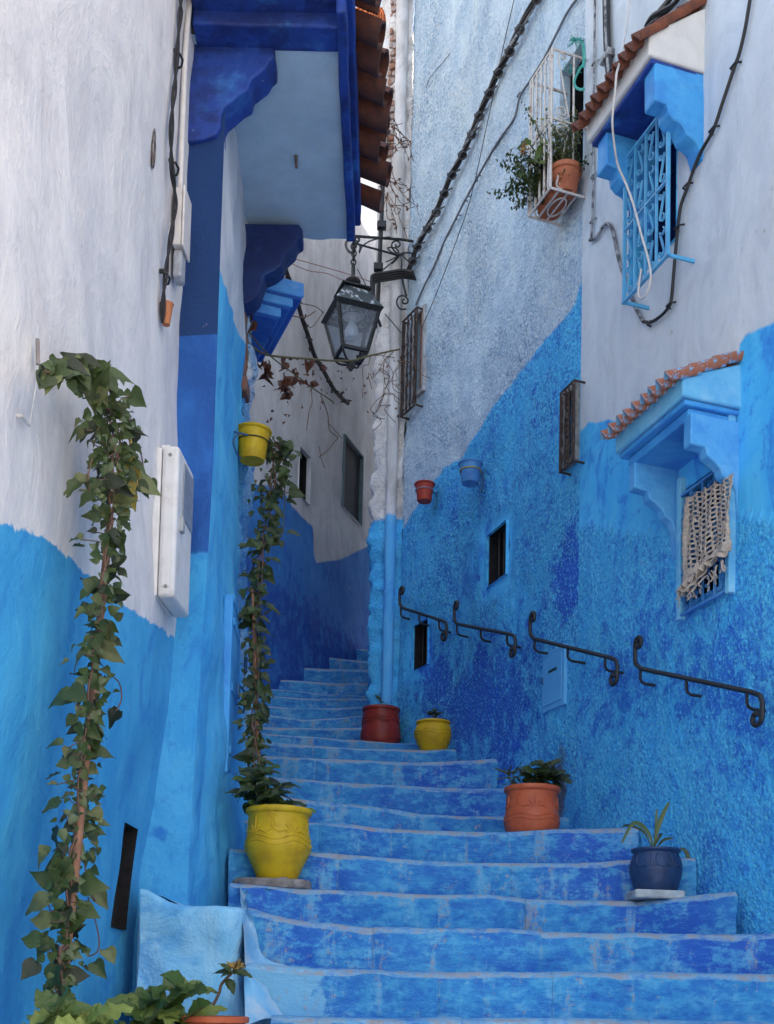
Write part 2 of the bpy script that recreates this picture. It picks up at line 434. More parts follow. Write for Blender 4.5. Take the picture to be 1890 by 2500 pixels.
wall_mesh('door_wall', WC, 0, WC.s[-1], -.3, 7.2, .035, mC, HL, paint=lambda s, z: zC + .25 * s - z, disp=.03, dscale=2.2, fine=.004, rough=lambda s, z: .25 * (1 - smooth(2.0, 2.8, z)), taper=(.15, 0))
mb = MB(); mb.grid([[WC.pt(WC.s[-1], z), WC.pt(WC.s[-1], z, -.04) + Vector((0, .02, 0)), WC.pt(WC.s[-1], z, -.8) + Vector((0, .05, 0))] for z in Z])
mb.a = {'paint': [9.0] * (3 * len(Z)), 'tone': [0.0] * (3 * len(Z)), 'rough': [0.0] * (3 * len(Z))}
mb.build('door_wall_end', mC, HL)
body('house_core', [(pA0[0] - .35, .65), (pA0[0] - 4, .65), (pA1[0] - 4, 7.0), (pB1[0] - .45, 7.0), (pA1[0] - .4, 5.8)], 0, 7.1, HOUSEBODY, HL)

# ---------- the smooth house on the right
HR = thing('smooth_blue_house', 'right house with smooth whitewash over coarse blue base and two tiled window hoods', 'house', (pK[0] + 1.2, 5, 0))
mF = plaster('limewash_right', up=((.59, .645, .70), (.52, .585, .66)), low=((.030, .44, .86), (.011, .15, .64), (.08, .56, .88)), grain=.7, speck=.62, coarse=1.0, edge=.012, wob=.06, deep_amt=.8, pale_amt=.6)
qF = pline(WF, [(1440, 1030), (1500, 1026), (1560, 1040), (1640, 1050), (1790, 1060), (1794, 960), (1800, 850), (1815, 825), (1850, 800), (1895, 786), (2100, 770), (2600, 760)])
qFr = pline(WF, [(1415, 1280), (1440, 1272), (1500, 1282), (1600, 1300), (1700, 1290), (1800, 1252), (1890, 1265), (2200, 1270)])
WFz = {}
LF = (WF.hit(1662, 1400), WF.hit(1775, 1400))
hF1 = (WF.hit(1760, 1300)[0], WF.hit(1665, 1300)[0], WF.hit(1700, 1465)[1], WF.hit(1700, 1180)[1])
hF1 = (min(hF1[:2]), max(hF1[:2]), hF1[2], hF1[3])
hF2 = (WF.hit(1540, 500)[0], WF.hit(1655, 500)[0], WF.hit(1590, 650)[1], WF.hit(1590, 330)[1])
tF = blobs(WF, [(1600, 1560, .5, .38), (1750, 1650, .35, .38), (1480, 1700, .4, .28), (1850, 1750, .5, .25)])
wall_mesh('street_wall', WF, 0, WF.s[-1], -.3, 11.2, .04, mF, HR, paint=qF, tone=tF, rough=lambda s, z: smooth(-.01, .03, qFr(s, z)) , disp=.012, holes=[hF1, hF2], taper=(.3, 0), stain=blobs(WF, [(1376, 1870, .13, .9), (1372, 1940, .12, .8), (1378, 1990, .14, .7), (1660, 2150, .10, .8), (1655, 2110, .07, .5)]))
body('house_core', [(pK[0] + .5, pK[1] + .2), (pF0[0] + .5, pF0[1]), (pF0[0] + 4, pF0[1]), (pK[0] + 4, pK[1] + .2)], 0, 11.1, HOUSEBODY, HR)

# ---------- the rough house on the right
HD = thing('roughcast_house', 'tall roughcast house with chipped white upper wall and corner pilaster beside the lantern', 'house', (pK[0] + 1.5, 9.5, 0))
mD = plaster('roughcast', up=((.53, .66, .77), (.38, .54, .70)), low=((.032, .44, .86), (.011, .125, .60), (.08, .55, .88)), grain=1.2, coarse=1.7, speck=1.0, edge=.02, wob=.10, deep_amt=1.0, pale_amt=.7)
qD = pline(WD, [(985, 1290), (1000, 1262), (1040, 1200), (1085, 1142), (1130, 1108), (1200, 1005), (1245, 940), (1322, 838), (1375, 780), (1400, 745), (1420, 690), (1445, 600)])
tD = blobs(WD, [(1180, 1660, .35, .9), (1060, 1680, .3, .8), (1120, 1760, .3, .7), (1250, 1720, .3, .6), (1385, 1400, .18, .9), (1390, 1330, .12, .8), (1300, 1560, .2, .3), (1240, 1830, .3, .5), (1350, 760, .15, .5), (1390, 1460, .12, .7)])
def hole(W, px0, px1, pym, pyb, pyt):
    a, b = W.hit(px0, pym)[0], W.hit(px1, pym)[0]; m = (px0 + px1) / 2
    return (min(a, b), max(a, b), W.hit(m, pyb)[1], W.hit(m, pyt)[1])
hD1 = hole(WD, 1190, 1238, 1360, 1418, 1290)      # square opening
hD2 = hole(WD, 1009, 1046, 1580, 1630, 1520)      # low opening behind the handrail
hD3 = hole(WD, 1370, 1428, 300, 440, 140)         # caged window
hD4 = hole(WD, 1010, 1036, 880, 960, 765)         # brown grille
hD5 = hole(WD, 1385, 1412, 1040, 1130, 955)       # small grille by the corner
def roughD(s, z):
    r = .75 + .5 * nz((s, 0, z), 1.7, 3)
    for h in (hD1, hD2, hD5):
        d = max(h[0] - s, s - h[1], h[2] - z, z - h[3]); r *= smooth(.02, .16, d) if d < .2 else 1
    return max(.05, r)
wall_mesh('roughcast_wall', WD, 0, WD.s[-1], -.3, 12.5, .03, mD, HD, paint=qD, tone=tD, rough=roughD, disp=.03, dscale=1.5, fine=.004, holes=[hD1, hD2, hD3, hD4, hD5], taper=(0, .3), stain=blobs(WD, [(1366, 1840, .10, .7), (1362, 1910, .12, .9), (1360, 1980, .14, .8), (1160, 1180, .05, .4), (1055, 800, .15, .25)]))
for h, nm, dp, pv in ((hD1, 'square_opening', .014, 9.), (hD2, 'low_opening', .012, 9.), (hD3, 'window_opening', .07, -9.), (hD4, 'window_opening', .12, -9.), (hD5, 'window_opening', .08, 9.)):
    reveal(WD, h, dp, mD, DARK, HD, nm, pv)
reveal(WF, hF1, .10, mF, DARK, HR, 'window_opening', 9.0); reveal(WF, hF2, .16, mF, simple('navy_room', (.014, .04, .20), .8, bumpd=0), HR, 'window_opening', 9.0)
mP = plaster('pilaster_plaster', up=((.74, .74, .76), (.56, .54, .54)), low=((.035, .44, .86), (.018, .26, .74), (.10, .54, .88)), grain=2.0, coarse=1.2, edge=.02, wob=.05, deep_amt=.6)
zP = at(950, 1266, 10.6).z
sM = WP.s[1]
wall_mesh('pilaster', WP, 0, WP.s[-1], -.3, 12.5, .03, mP, HD, paint=lambda s, z: zP - z, rough=lambda s, z: .8, disp=.045, dscale=6, fine=.016)
body('house_core', [(pK[0] + .55, pK[1] + .25), (pL[0] + .5, pL[1] + .3), (pM[0] + 1.0, pM[1] + 5.4), (pK[0] + 4, pM[1] + 5.4), (pK[0] + 4, pK[1] + .25)], 0, 12.4, HOUSEBODY, HD)

# ---------- the grey wall up the alley
HG = thing('grey_house', 'grey whitewashed house at the top of the steps with deep blue lower wall', 'house', (pG[0] - 1, pG[1] + 2, 0))
mG = plaster('limewash_far', up=((.57, .59, .625), (.46, .485, .52)), low=((.026, .20, .56), (.013, .10, .44), (.05, .28, .66)), grain=.8, coarse=.5, edge=.015, wob=.03, deep_amt=.9)
qG = pline(WG, [(560, 1170), (640, 1185), (690, 1195), (712, 1235), (765, 1285), (768, 1375), (830, 1366), (905, 1330), (980, 1300)])
zlow = WG.hit(760, 1470)[1]
hG1 = hole(WG, 729, 757, 1150, 1222, 1102); hG2 = hole(WG, 838, 884, 1180, 1262, 1086)
wall_mesh('alley_wall', WG, 0, WG.s[-1], 0, 11.8, .06, mG, HG, paint=qG, rough=lambda s, z: .9 * (1 - smooth(zlow - .1, zlow + .1, z)), tone=lambda s, z: .5 * (1 - smooth(zlow - .3, zlow + .2, z)), disp=.03, dscale=1.2, holes=[hG1, hG2])
for h in (hG1, hG2): reveal(WG, h, .045, mG, DARK, HG, 'window_opening')
q = WG.p
body('house_core', [(q[0].x - .4, q[0].y), (q[1].x - .4, q[1].y), (q[2].x - .4, q[2].y), (q[2].x - 4, q[2].y), (q[0].x - 4, q[0].y)], 0, 11.7, HOUSEBODY, HG)
# ------------------------------------------------------------------ ground and stairs
GROUND = simple('paved_ground', (.42, .40, .37), .85, var=.3, sc=6, bumpd=.01)  # mostly out of view; pale tone chosen to bounce sunlight into the alley
mb = MB(); mb.grid([[Vector((x, y, 0 + .006 * nz((x, y, 0), 2))) for x in [-60 + i * 4 for i in range(31)]] for y in [-40 + j * 5 for j in range(35)]])
g = mb.build('ground', GROUND); g['kind'] = 'structure'
def step_mat():
    M = Mat('painted_steps')
    ed, dp, pl, sa = M.attr('edge'), M.attr('tone'), M.attr('paint'), M.attr('stain')
    hs = M.noise(1.0, 6, .68, M.mapping((3.0, 3.0, 12))); bl = M.noise(2.6, 6, .70, None, .3); sp = M.noise(10, 6, .75, M.mapping((1, 1, 1.6)))
    scr = M.noise(1.0, 5, .75, M.mapping((12, 12, 70))); fn = M.noise(30, 4, .7)
    c = M.mix(M.ramp(M.math('ADD', M.math('MULTIPLY', hs, .5), M.math('MULTIPLY', bl, .5)), .40, .62), (.012, .185, .48, 1), (.022, .28, .55, 1))
    c = M.mix(M.ramp(M.math('ADD', M.math('MULTIPLY', dp, .36), M.math('MULTIPLY', M.math('ADD', bl, hs), .5)), .50, .84, 0, .9), c, (.008, .085, .43, 1))
    c = M.mix(M.ramp(sp, .47, .60, 0, .7), c, (.055, .36, .60, 1)); c = M.mix(M.ramp(sp, .47, .38, 0, .6), c, (.008, .11, .44, 1))
    c = M.mix(M.ramp(scr, .53, .70, 0, .4), c, (.10, .40, .62, 1)); c = M.mix(M.ramp(scr, .46, .32, 0, .35), c, (.008, .12, .45, 1))
    c = M.mix(M.ramp(M.math('ADD', pl, M.math('MULTIPLY', M.math('SUBTRACT', bl, .5), 2.4)), .40, .56, 0, .9), c, (.16, .43, .63, 1))
    # wear: pale blue, then bare stone, towards the nosing and the joints
    e2 = M.math('ADD', ed, M.math('MULTIPLY', M.math('SUBTRACT', M.math('ADD', M.math('MULTIPLY', sp, .65), M.math('MULTIPLY', bl, .35)), .5), 2.6))
    c = M.mix(M.ramp(e2, .22, .86, 0, .7), c, M.mix(M.ramp(fn, .4, .6), (.13, .36, .56, 1), (.26, .46, .60, 1)))
    c = M.mix(M.ramp(e2, .62, .98, 0, .85), c, M.mix(M.ramp(fn, .4, .6), (.36, .26, .23, 1), (.26, .26, .29, 1)))
    vst = M.noise(1.0, 6, .72, M.mapping((7, 5, 1.3), (2, 5, 1)))
    c = M.mix(M.ramp(M.math('ADD', M.math('MULTIPLY', vst, .7), M.math('MULTIPLY', sp, .3)), .515, .60, 0, .6), c, (.14, .40, .60, 1))
    c = M.mix(M.ramp(M.math('ADD', M.math('MULTIPLY', vst, .55), M.math('MULTIPLY', fn, .45)), .555, .63, 0, .65), c, M.mix(sp, (.24, .20, .19, 1), (.42, .34, .31, 1)))
    c = M.mix(M.ramp(M.math('ADD', M.math('MULTIPLY', hs, .5), M.math('MULTIPLY', sp, .5)), .42, .34, 0, .7), c, (.006, .06, .36, 1))
    c = M.mix(M.math('MULTIPLY', M.math('MULTIPLY', M.ramp(fn, .58, .66), M.ramp(bl, .52, .60)), .6), c, (.33, .33, .36, 1))
    c = M.mix(M.ramp(M.math('ADD', M.math('MULTIPLY', sa, .5), M.math('MULTIPLY', sp, .7)), .56, .84, 0, .85), c, M.mix(fn, (.05, .032, .022, 1), (.20, .15, .11, 1)))
    h = M.math('ADD', M.math('ADD', M.math('MULTIPLY', hs, .6), M.math('MULTIPLY', fn, .35)), M.math('MULTIPLY', sp, .6))
    return M.out(c, M.ramp(bl, .3, .7, .6, .85), M.bump(h, .016, .9), spec=.3)
STEP = step_mat()
MORTAR = simple('step_mortar', (.36, .30, .27), .9, var=.4, sc=18, bumpd=.008, col2=(.12, .28, .52), amt=.7, vlo=.4, vhi=.6)
ST = thing('stairs', None, None, (0, 5, 0)); ST['kind'] = 'structure'
# each step: depth of its front edge and the edge's line in the photograph, joints as px
steps = [
 (4.20, [(560, 2700), (1100, 2730), (2000, 2740)], [700, 1000, 1350, 1700]),
 (4.62, [(560, 2592), (1100, 2618), (2000, 2626)], [760, 1150, 1500]),
 (5.00, [(660, 2480), (800, 2486), (950, 2490), (1111, 2486), (1440, 2487), (1640, 2492), (1890, 2497), (2000, 2498)], [1128, 1590]),
 (5.38, [(600, 2351), (680, 2356), (800, 2362), (950, 2370), (1111, 2371), (1300, 2371), (1450, 2371), (1600, 2371), (1890, 2376), (2100, 2378)], [1072, 1350]),
 (5.75, [(590, 2210), (605, 2214), (680, 2234), (740, 2245), (820, 2251), (900, 2260), (1060, 2265), (1200, 2264), (1330, 2271), (1440, 2274), (1640, 2277), (1800, 2277), (1900, 2275)], [912, 1322]),
 (6.19, [(560, 2150), (590, 2155), (700, 2164), (850, 2170), (1050, 2181), (1200, 2181), (1300, 2192), (1450, 2195), (1560, 2197), (1660, 2188), (1755, 2176), (1800, 2172)], [1285]),
 (6.56, [(560, 2068), (760, 2077), (850, 2082), (1000, 2094), (1100, 2100), (1250, 2103), (1400, 2104), (1510, 2097), (1600, 2092), (1700, 2090)], [826, 1250]),
 (7.00, [(560, 1998), (755, 2005), (850, 2009), (950, 2019), (1100, 2025), (1250, 2025), (1350, 2020), (1500, 2017), (1560, 2016)], [781, 955, 1140]),
 (7.70, [(560, 1918), (660, 1935), (720, 1945), (830, 1957), (950, 1970), (1030, 1984), (1120, 1989), (1230, 1990), (1400, 1992)], [850]),
 (8.44, [(560, 1884), (660, 1890), (740, 1899), (830, 1906), (950, 1913), (1050, 1918), (1150, 1921), (1200, 1921), (1330, 1920)], [706]),
 (8.94, [(560, 1838), (660, 1842), (760, 1847), (850, 1851), (930, 1855), (1010, 1858), (1100, 1855), (1200, 1849), (1270, 1846)], [770]),
 (9.60, [(560, 1800), (640, 1804), (760, 1816), (850, 1824), (950, 1826), (1040, 1828), (1132, 1826), (1250, 1825)], [765]),
 (10.1, [(560, 1790), (640, 1786), (760, 1794), (830, 1800), (930, 1808), (1000, 1813), (1130, 1813)], [840]),
 (10.75, [(560, 1768), (600, 1770), (700, 1772), (800, 1774), (890, 1772), (960, 1770), (1000, 1770)], []),
 (11.2, [(560, 1738), (600, 1739), (660, 1742), (730, 1752), (800, 1752), (890, 1742), (960, 1740)], [740]),
 (11.6, [(560, 1717), (650, 1720), (730, 1727), (800, 1726), (890, 1722), (960, 1720)], [735]),
 (12.0, [(560, 1692), (655, 1695), (720, 1700), (770, 1703), (830, 1703), (890, 1702), (960, 1702)], [780]),
 (12.4, [(560, 1672), (660, 1678), (720, 1684), (800, 1692), (890, 1696), (960, 1698)], [785]),
 (12.9, [(600, 1652), (722, 1658), (780, 1663), (830, 1666), (890, 1664), (960, 1664)], [815]),
 (13.5, [(700, 1624), (752, 1627), (800, 1630), (850, 1631), (890, 1632), (960, 1634)], [840]),
 (14.2, [(760, 1596), (805, 1601), (850, 1608), (890, 1610), (960, 1612)], []),
 (15.0, [(820, 1578), (864, 1581), (890, 1583), (960, 1586), (1000, 1588)], []),
]
def edge_pts(i):
    d, line, _ = steps[i]
    zc = sum(at(px, py, d).z for px, py in line) / len(line)
    out = []
    for px, py in line:
        z0 = at(px, py, d).z
        if i < 5 + NLOW: out.append((px, at(px, py, d)))
        else:
            zz = zc + .55 * (z0 - zc); out.append((px, atz(px, py, zz)))
    return out
# the flight goes on down to the landing below the picture
def pix(P):
    v = Vector(P) - EYEP; z = v.dot(_fw); u = v.x / z; w_ = v.dot(_up) / z
    u, w_ = u * cos(ROLL) + w_ * sin(ROLL), -u * sin(ROLL) + w_ * cos(ROLL)
    return CX + u * FPX, CY - w_ * FPX
low = []
zt0 = at(1100, 2730, 4.20).z
for k in range(1, 7):
    d = 4.20 - .40 * k; zz = zt0 - .185 * k
    if zz < .03 or d < 1.0: break
    low.insert(0, (d, [pix((-.35 * d - .5, d, zz)), pix((0, d, zz)), pix((.75 * d + .8, d, zz))], [pix((x, d, zz))[0] for x in (-.6, .1, .8, 1.5)]))
NLOW = len(low); steps = low + steps
E = [edge_pts(i) for i in range(len(steps))]
def edge_at(i, px):
    e = E[i]
    if px <= e[0][0]: a, b = e[0], e[1]
    elif px >= e[-1][0]: a, b = e[-2], e[-1]
    else:
        for a, b in zip(e, e[1:]):
            if a[0] <= px <= b[0]: break
    return a[1].lerp(b[1], (px - a[0]) / (b[0] - a[0]))
def depth_at(i, x):
    """Depth and height of a step's front edge at a place x across the alley."""
    e = [(p.x, p.y, p.z) for _, p in E[i]]
    return interp([(a, b) for a, b, c in e], x), interp([(a, c) for a, b, c in e], x)
def step_top(i, x): return depth_at(i, x)[1]
def tread(i, x): return depth_at(i + 2 + NLOW, x)[1]
prof = [(.0, -1.0), (.0, -.6), (.001, -.3), (.002, -.12), (.005, -.055), (.013, -.028), (.030, -.009), (.075, 0), (1.0, 0)]   # back, share of rise or metres
tones = {k + NLOW: v for k, v in {2: [(700, .1)], 3: [(820, .5), (1000, .2)], 4: [(720, .75), (900, .35), (1250, .5), (1700, .9), (1850, 1.1)], 5: [(640, .8), (820, .6), (1250, .3), (1560, .8), (1700, .9)],
         6: [(800, .9), (1100, .35), (1400, .7), (1540, 1.2)], 7: [(900, .6), (1200, .3), (1400, .8), (1500, .8)], 8: [(800, .1), (1100, .3)], 9: [(960, .5), (1150, .9)], 10: [(1050, .5), (1110, .8)]}.items()}
for i in range(len(steps)):
    d, line, joints = steps[i]
    pxs = [line[0][0]] + [j for j in joints if line[0][0] < j < line[-1][0]] + [line[-1][0]]
    far = i >= 11 + NLOW; jw = [random.choice((.15, .3, .5, .7)) for _ in pxs]
    for j in range(len(pxs) - 1):
        a, b = pxs[j], pxs[j+1]; n = max(3, int((b - a) / (26 if not far else 40)))
        gap = .0007
        mb = MB(); A = {'edge': [], 'tone': [], 'paint': [], 'stain': []}; P = []
        off = random.uniform(-.003, .003); lift = random.uniform(-.002, .002)
        cols = []
        wpx = abs(edge_at(i, b).x - edge_at(i, a).x); ts = sorted(set([k / n for k in range(n + 1)] + [q / wpx for q in (.008, .016, .03) if q < wpx * .4] + [1 - q / wpx for q in (.008, .016, .03) if q < wpx * .4])); n = len(ts) - 1
        for k in range(n + 1):
            px = lerp(a, b, ts[k]); p = edge_at(i, px); cols.append((px, p))
        # share of the rise: down to the tread below
        L = (cols[-1][1] - cols[0][1]).length
        for k, (px, p) in enumerate(cols):
            t = ts[k]; x = p.x
            if j > 0 and k == 0: x += gap
            if j < len(pxs) - 2 and k == n: x -= gap
            zb = step_top(i-1, x) if i > 0 else p.z - .22
            rise = max(.06, p.z - zb) + .05
            nxt = depth_at(i+1, x)[0] - p.y + .12 if i + 1 < len(steps) else 2.0
            jd = min(t * L if j > 0 else 9, (1 - t) * L if j < len(pxs) - 2 else 9)
            rnd = .008 * exp(-(jd / .02) ** 2)
            row = []
            for q, (bk, dz) in enumerate(prof):
                back = bk if bk < .5 else nxt
                z = p.z + lift + (dz * rise if dz < -.1 else dz) 
                y = p.y + back + off + rnd
                w_ = Vector((x, y, z)); s_ = .017 if bk < .03 else .005
                w_ += Vector((0, fbm(w_, 4, i * 3.1) * s_ * 1.6, fbm(w_, 5, i * 1.7 + 20) * s_ * (.9 if dz > -.2 else .2)))
                row.append(w_)
                e_ = {0: .42, 1: .1, 2: .05, 3: .2, 4: .48, 5: .72, 6: .80, 7: .62, 8: .4}[q]
                e_ = max(e_, (jw[j] if t < .5 else jw[j+1]) * exp(-(jd / .011) ** 2)) if jd < .2 else e_
                A['edge'].append(e_)
                A['tone'].append(min(1.2, sum(v * exp(-((px - c) / 90.0) ** 2) for c, v in tones.get(i, []))))
                pale = 0.0
                if i == 3 + NLOW: pale = 1 - smooth(680, 930, px)
                if i == 2 + NLOW: pale = .4
                if i >= 12 + NLOW: pale = .15
                A['paint'].append(pale); A['stain'].append(smooth(700 + 12 * (i - NLOW - 12), 800, px) * .5 if i >= 12 + NLOW else (.5 * exp(-((px - 700) / 60) ** 2) if i >= 7 + NLOW else 0.0))
            P.append(row)
        mb.grid(P)
        # side cheeks
        nq = len(prof)
        for col_, flip in ((0, False), (n, True)):
            base = col_ * nq; c0 = len(mb.v); v = mb.v[base + nq - 1]
            mb.v.append((v[0], v[1], mb.v[base][2])); 
            for kk in ('edge', 'tone', 'paint', 'stain'): A[kk].append(.8 if kk == 'edge' else 0.0)
            f = tuple(base + q for q in range(nq)) + (c0,)
            mb.f.append(f if not flip else f[::-1])
        mb.f = [f[::-1] for f in mb.f]
        mb.a = A
        mb.build('stone_block', STEP, ST, True, 55)
    # mortar bed behind the blocks
    mb = MB(); P = []
    for k in range(25):
        px = lerp(line[0][0], line[-1][0], k / 24); p = edge_at(i, px)
        zb = (step_top(i-1, p.x) if i > 0 else p.z - .22) - .06
        nxt = depth_at(i+1, p.x)[0] - p.y + .2 if i + 1 < len(steps) else 2.0
        P.append([Vector((p.x, p.y + nxt, zb)), Vector((p.x, p.y + nxt, p.z - .012)), Vector((p.x, p.y + .06, p.z - .014)), Vector((p.x, p.y + .05, p.z - .03)), Vector((p.x, p.y + .05, zb))])
    mb.grid(P); mb.build('mortar_bed', MORTAR, ST, False)
# ------------------------------------------------------------------ left house: eave, corbels, tiles, door, plinth
def paint_mat(name, base, deep, pale, rough=.6, grain=.006, deep_amt=.6, pale_amt=.5, chips=(.4, .45, .5), chip_amt=.5):
    M = Mat(name)
    a = M.noise(4, 7, .65, M.mapping((1, 1, 1.5))); b = M.noise(13, 6, .7)
    c = M.mix(M.ramp(a, .42, .62, 0, deep_amt), base, deep)
    c = M.mix(M.ramp(M.noise(3, 6, .65, M.mapping((1, 1, 1), (4, 2, 9))), .52, .70, 0, pale_amt), c, pale)
    c = M.mix(M.math('MULTIPLY', M.ramp(b, .68, .73), chip_amt), c, chips)
    return M.out(c, rough, M.bump(M.math('ADD', M.noise(20, 6, .6), M.math('MULTIPLY', a, .8)), grain, .8), spec=.35)
COBALT = paint_mat('cobalt_paint', (.010, .05, .28), (.007, .022, .13), (.035, .22, .58), grain=.012, deep_amt=.9, pale_amt=.6)
NAVYC = paint_mat('navy_paint', (.009, .028, .13), (.007, .016, .08), (.02, .10, .34), grain=.012)
COBALT2 = paint_mat('cobalt_paint_light', (.02, .15, .54), (.010, .075, .38), (.06, .32, .68), grain=.008)
SKYBLUE = paint_mat('sky_blue_paint', (.07, .34, .76), (.03, .2, .64), (.22, .52, .82), grain=.006)
TURQ = paint_mat('turquoise_iron_paint', (.07, .38, .66), (.04, .24, .52), (.2, .5, .7), .45, .001, .5, .4)
SOFFIT = simple('soffit_plaster', (.38, .53, .66), .85, var=.10, sc=7, bumpd=.012, col2=(.27, .44, .60), amt=.6)
TERRA = simple('terracotta_tile', (.27, .085, .045), .8, var=.35, sc=14, bumpd=.006, col2=(.11, .045, .035), amt=.85, vlo=.42, vhi=.62)
TERRA2 = simple('orange_tile', (.55, .17, .07), .7, var=.25, sc=22, bumpd=.004, col2=(.34, .12, .07), amt=.6)

def tile_mesh(name, L, r0, r1, th, arc, m, n=10):
    """Half-round tile along +x from 0 to L, convex up; wide end r0 at x = L (the low end)."""
    mb = MB(); 
    for x, r in ((0, r1), (L * .5, (r0 + r1) / 2), (L, r0)):
        for rr in (r, r - th):
            for k in range(n + 1):
                a = lerp(pi / 2 - arc, pi / 2 + arc, k / n); mb.v.append((x, rr * cos(a), rr * sin(a) - r0 * .35))
    w = n + 1
    for i in range(2):
        o = i * 2 * w; p = (i + 1) * 2 * w
        for k in range(n):
            mb.f.append((o + k, p + k, p + k + 1, o + k + 1)); mb.f.append((o + w + k + 1, p + w + k + 1, p + w + k, o + w + k))
        mb.f.append((o, o + w, p + w, p)); mb.f.append((o + n, p + n, p + w + n, o + w + n))
    for k in range(n):
        mb.f.append((k, k + 1, w + k + 1, w + k)); o = 4 * w; mb.f.append((o + k + 1, o + k, o + w + k, o + w + k + 1))
    mb.rough(.004, 9, random.random() * 9)
    return mb.mesh(name, m, True, 50)

def px_prism(name, pts, d0, d1, mat, parent, W=None, amp=.006, bev=.012):
    """Plate parallel to the picture's width at depth d0, its outline taken along lines of sight, extruded back to d1."""
    poly = [at(px, py, d0) for px, py in pts]
    mb = MB(); n = len(poly)
    mb.add(poly + [Vector((p.x, d1, p.z)) for p in poly], [tuple(range(n-1, -1, -1)), tuple(range(n, 2*n))] + [(i, (i+1) % n, n+(i+1) % n, n+i) for i in range(n)])
    o = mb.build(name, mat, parent, True, 30)
    bevel(o, bev, 3); return o
def z2(lst, x0=440, y0=0, k=2.572): return [(x0 + x / k, y0 + y / k) for x, y in lst]
zS = at(850, 575, 7.2).z                               # underside of the eave
c1 = z2([(30,190),(575,195),(592,240),(592,360),(560,385),(535,430),(490,465),(445,500),(430,560),(375,590),(320,640),(275,675),(258,715),(258,780),(228,845),(150,872),(60,885),(30,890)])
c2 = z2([(318,1400),(745,1405),(768,1440),(766,1485),(732,1505),(715,1550),(660,1600),(640,1660),(590,1700),(530,1725),(508,1790),(488,1850),(440,1895),(340,1920),(300,1905)])
px_prism('corbel', c1, 5.72, 5.90, COBALT, HL)
px_prism('corbel', c2, 7.03, 7.18, NAVYC, HL)
xf0 = at(848, 571, 7.2).x; xf1 = at(868, 556, 7.2).x
xw = pB1[0] - .25
mb = MB(); n = 14
mb.grid([[Vector((lerp(xw, xf0 + .02, i / n), lerp(5.66, 7.24, j / n) + (.02 * nz((i, 3, 0), .6) if j == n else 0), zS + .014 * fbm((i * .3, j * .3, 0), 1.4))) for i in range(n + 1)] for j in range(n + 1)])
mb.f = [f[::-1] for f in mb.f]
k = len(mb.v); mb.box(xw, xf0 + .02, 5.70, 7.20, zS + .03, zS + .16)
mb.build('soffit', SOFFIT, HL)
def beam(name, x0, x1, y0, y1, z0, z1, mat, parent, bv=.012, amp=.006, seg=10):
    mb = MB(); nx = max(1, int((x1-x0)/.12)); ny = max(1, int((y1-y0)/.12)); nzz = max(1, int((z1-z0)/.12))
    def face(o, u, v, nu, nv): mb.grid([[Vector(o) + Vector(u) * (i/nu) + Vector(v) * (j/nv) for i in range(nu+1)] for j in range(nv+1)])
    X, Y, Z = (x1-x0, 0, 0), (0, y1-y0, 0), (0, 0, z1-z0)
    face((x0,y0,z0), Y, X, ny, nx); face((x0,y0,z1), X, Y, nx, ny); face((x0,y0,z0), X, Z, nx, nzz); face((x0,y1,z0), Z, X, nzz, nx); face((x0,y0,z0), Z, Y, nzz, ny); face((x1,y0,z0), Y, Z, ny, nzz)
    import bmesh
    mb.rough(amp, 3.5)
    me = mb.mesh(name, mat, True, 40); bm = bmesh.new(); bm.from_mesh(me); bmesh.ops.remove_doubles(bm, verts=bm.verts, dist=1e-4); bm.to_mesh(me); bm.free(); me.shade_smooth(); me.set_sharp_from_angle(angle=radians(40))
    o = link(name, me, parent); bevel(o, bv, 3); return o
beam('fascia', xf0, xf1, 5.45, 7.20, zS - .045, zS + .05, COBALT, HL)
beam('fascia_moulding', xf1 - .012, xf1 + .035, 5.42, 7.16, zS + .03, zS + .18, COBALT, HL)
beam('end_beam', pA1[0] + .02, xf1 + .03, 5.40, 5.62, zS + .06, zS + .28, COBALT, HL)
beam('end_moulding', pA1[0] + .02, xf1 - .01, 5.58, 5.74, zS - .01, zS + .10, COBALT, HL)
# hook in the soffit
hk = at(723, 385, 6.3); hz = zS - .0
mb = MB(); hx = atz(723, 380, zS); mb.tube([(hx.x, hx.y, zS + .03), (hx.x, hx.y, zS - .03), (hx.x + .004, hx.y - .004, zS - .075)], [.012, .010, .009], 7); mb.build('hook', simple('old_iron', (.16, .13, .12), .7, var=.4), HL)
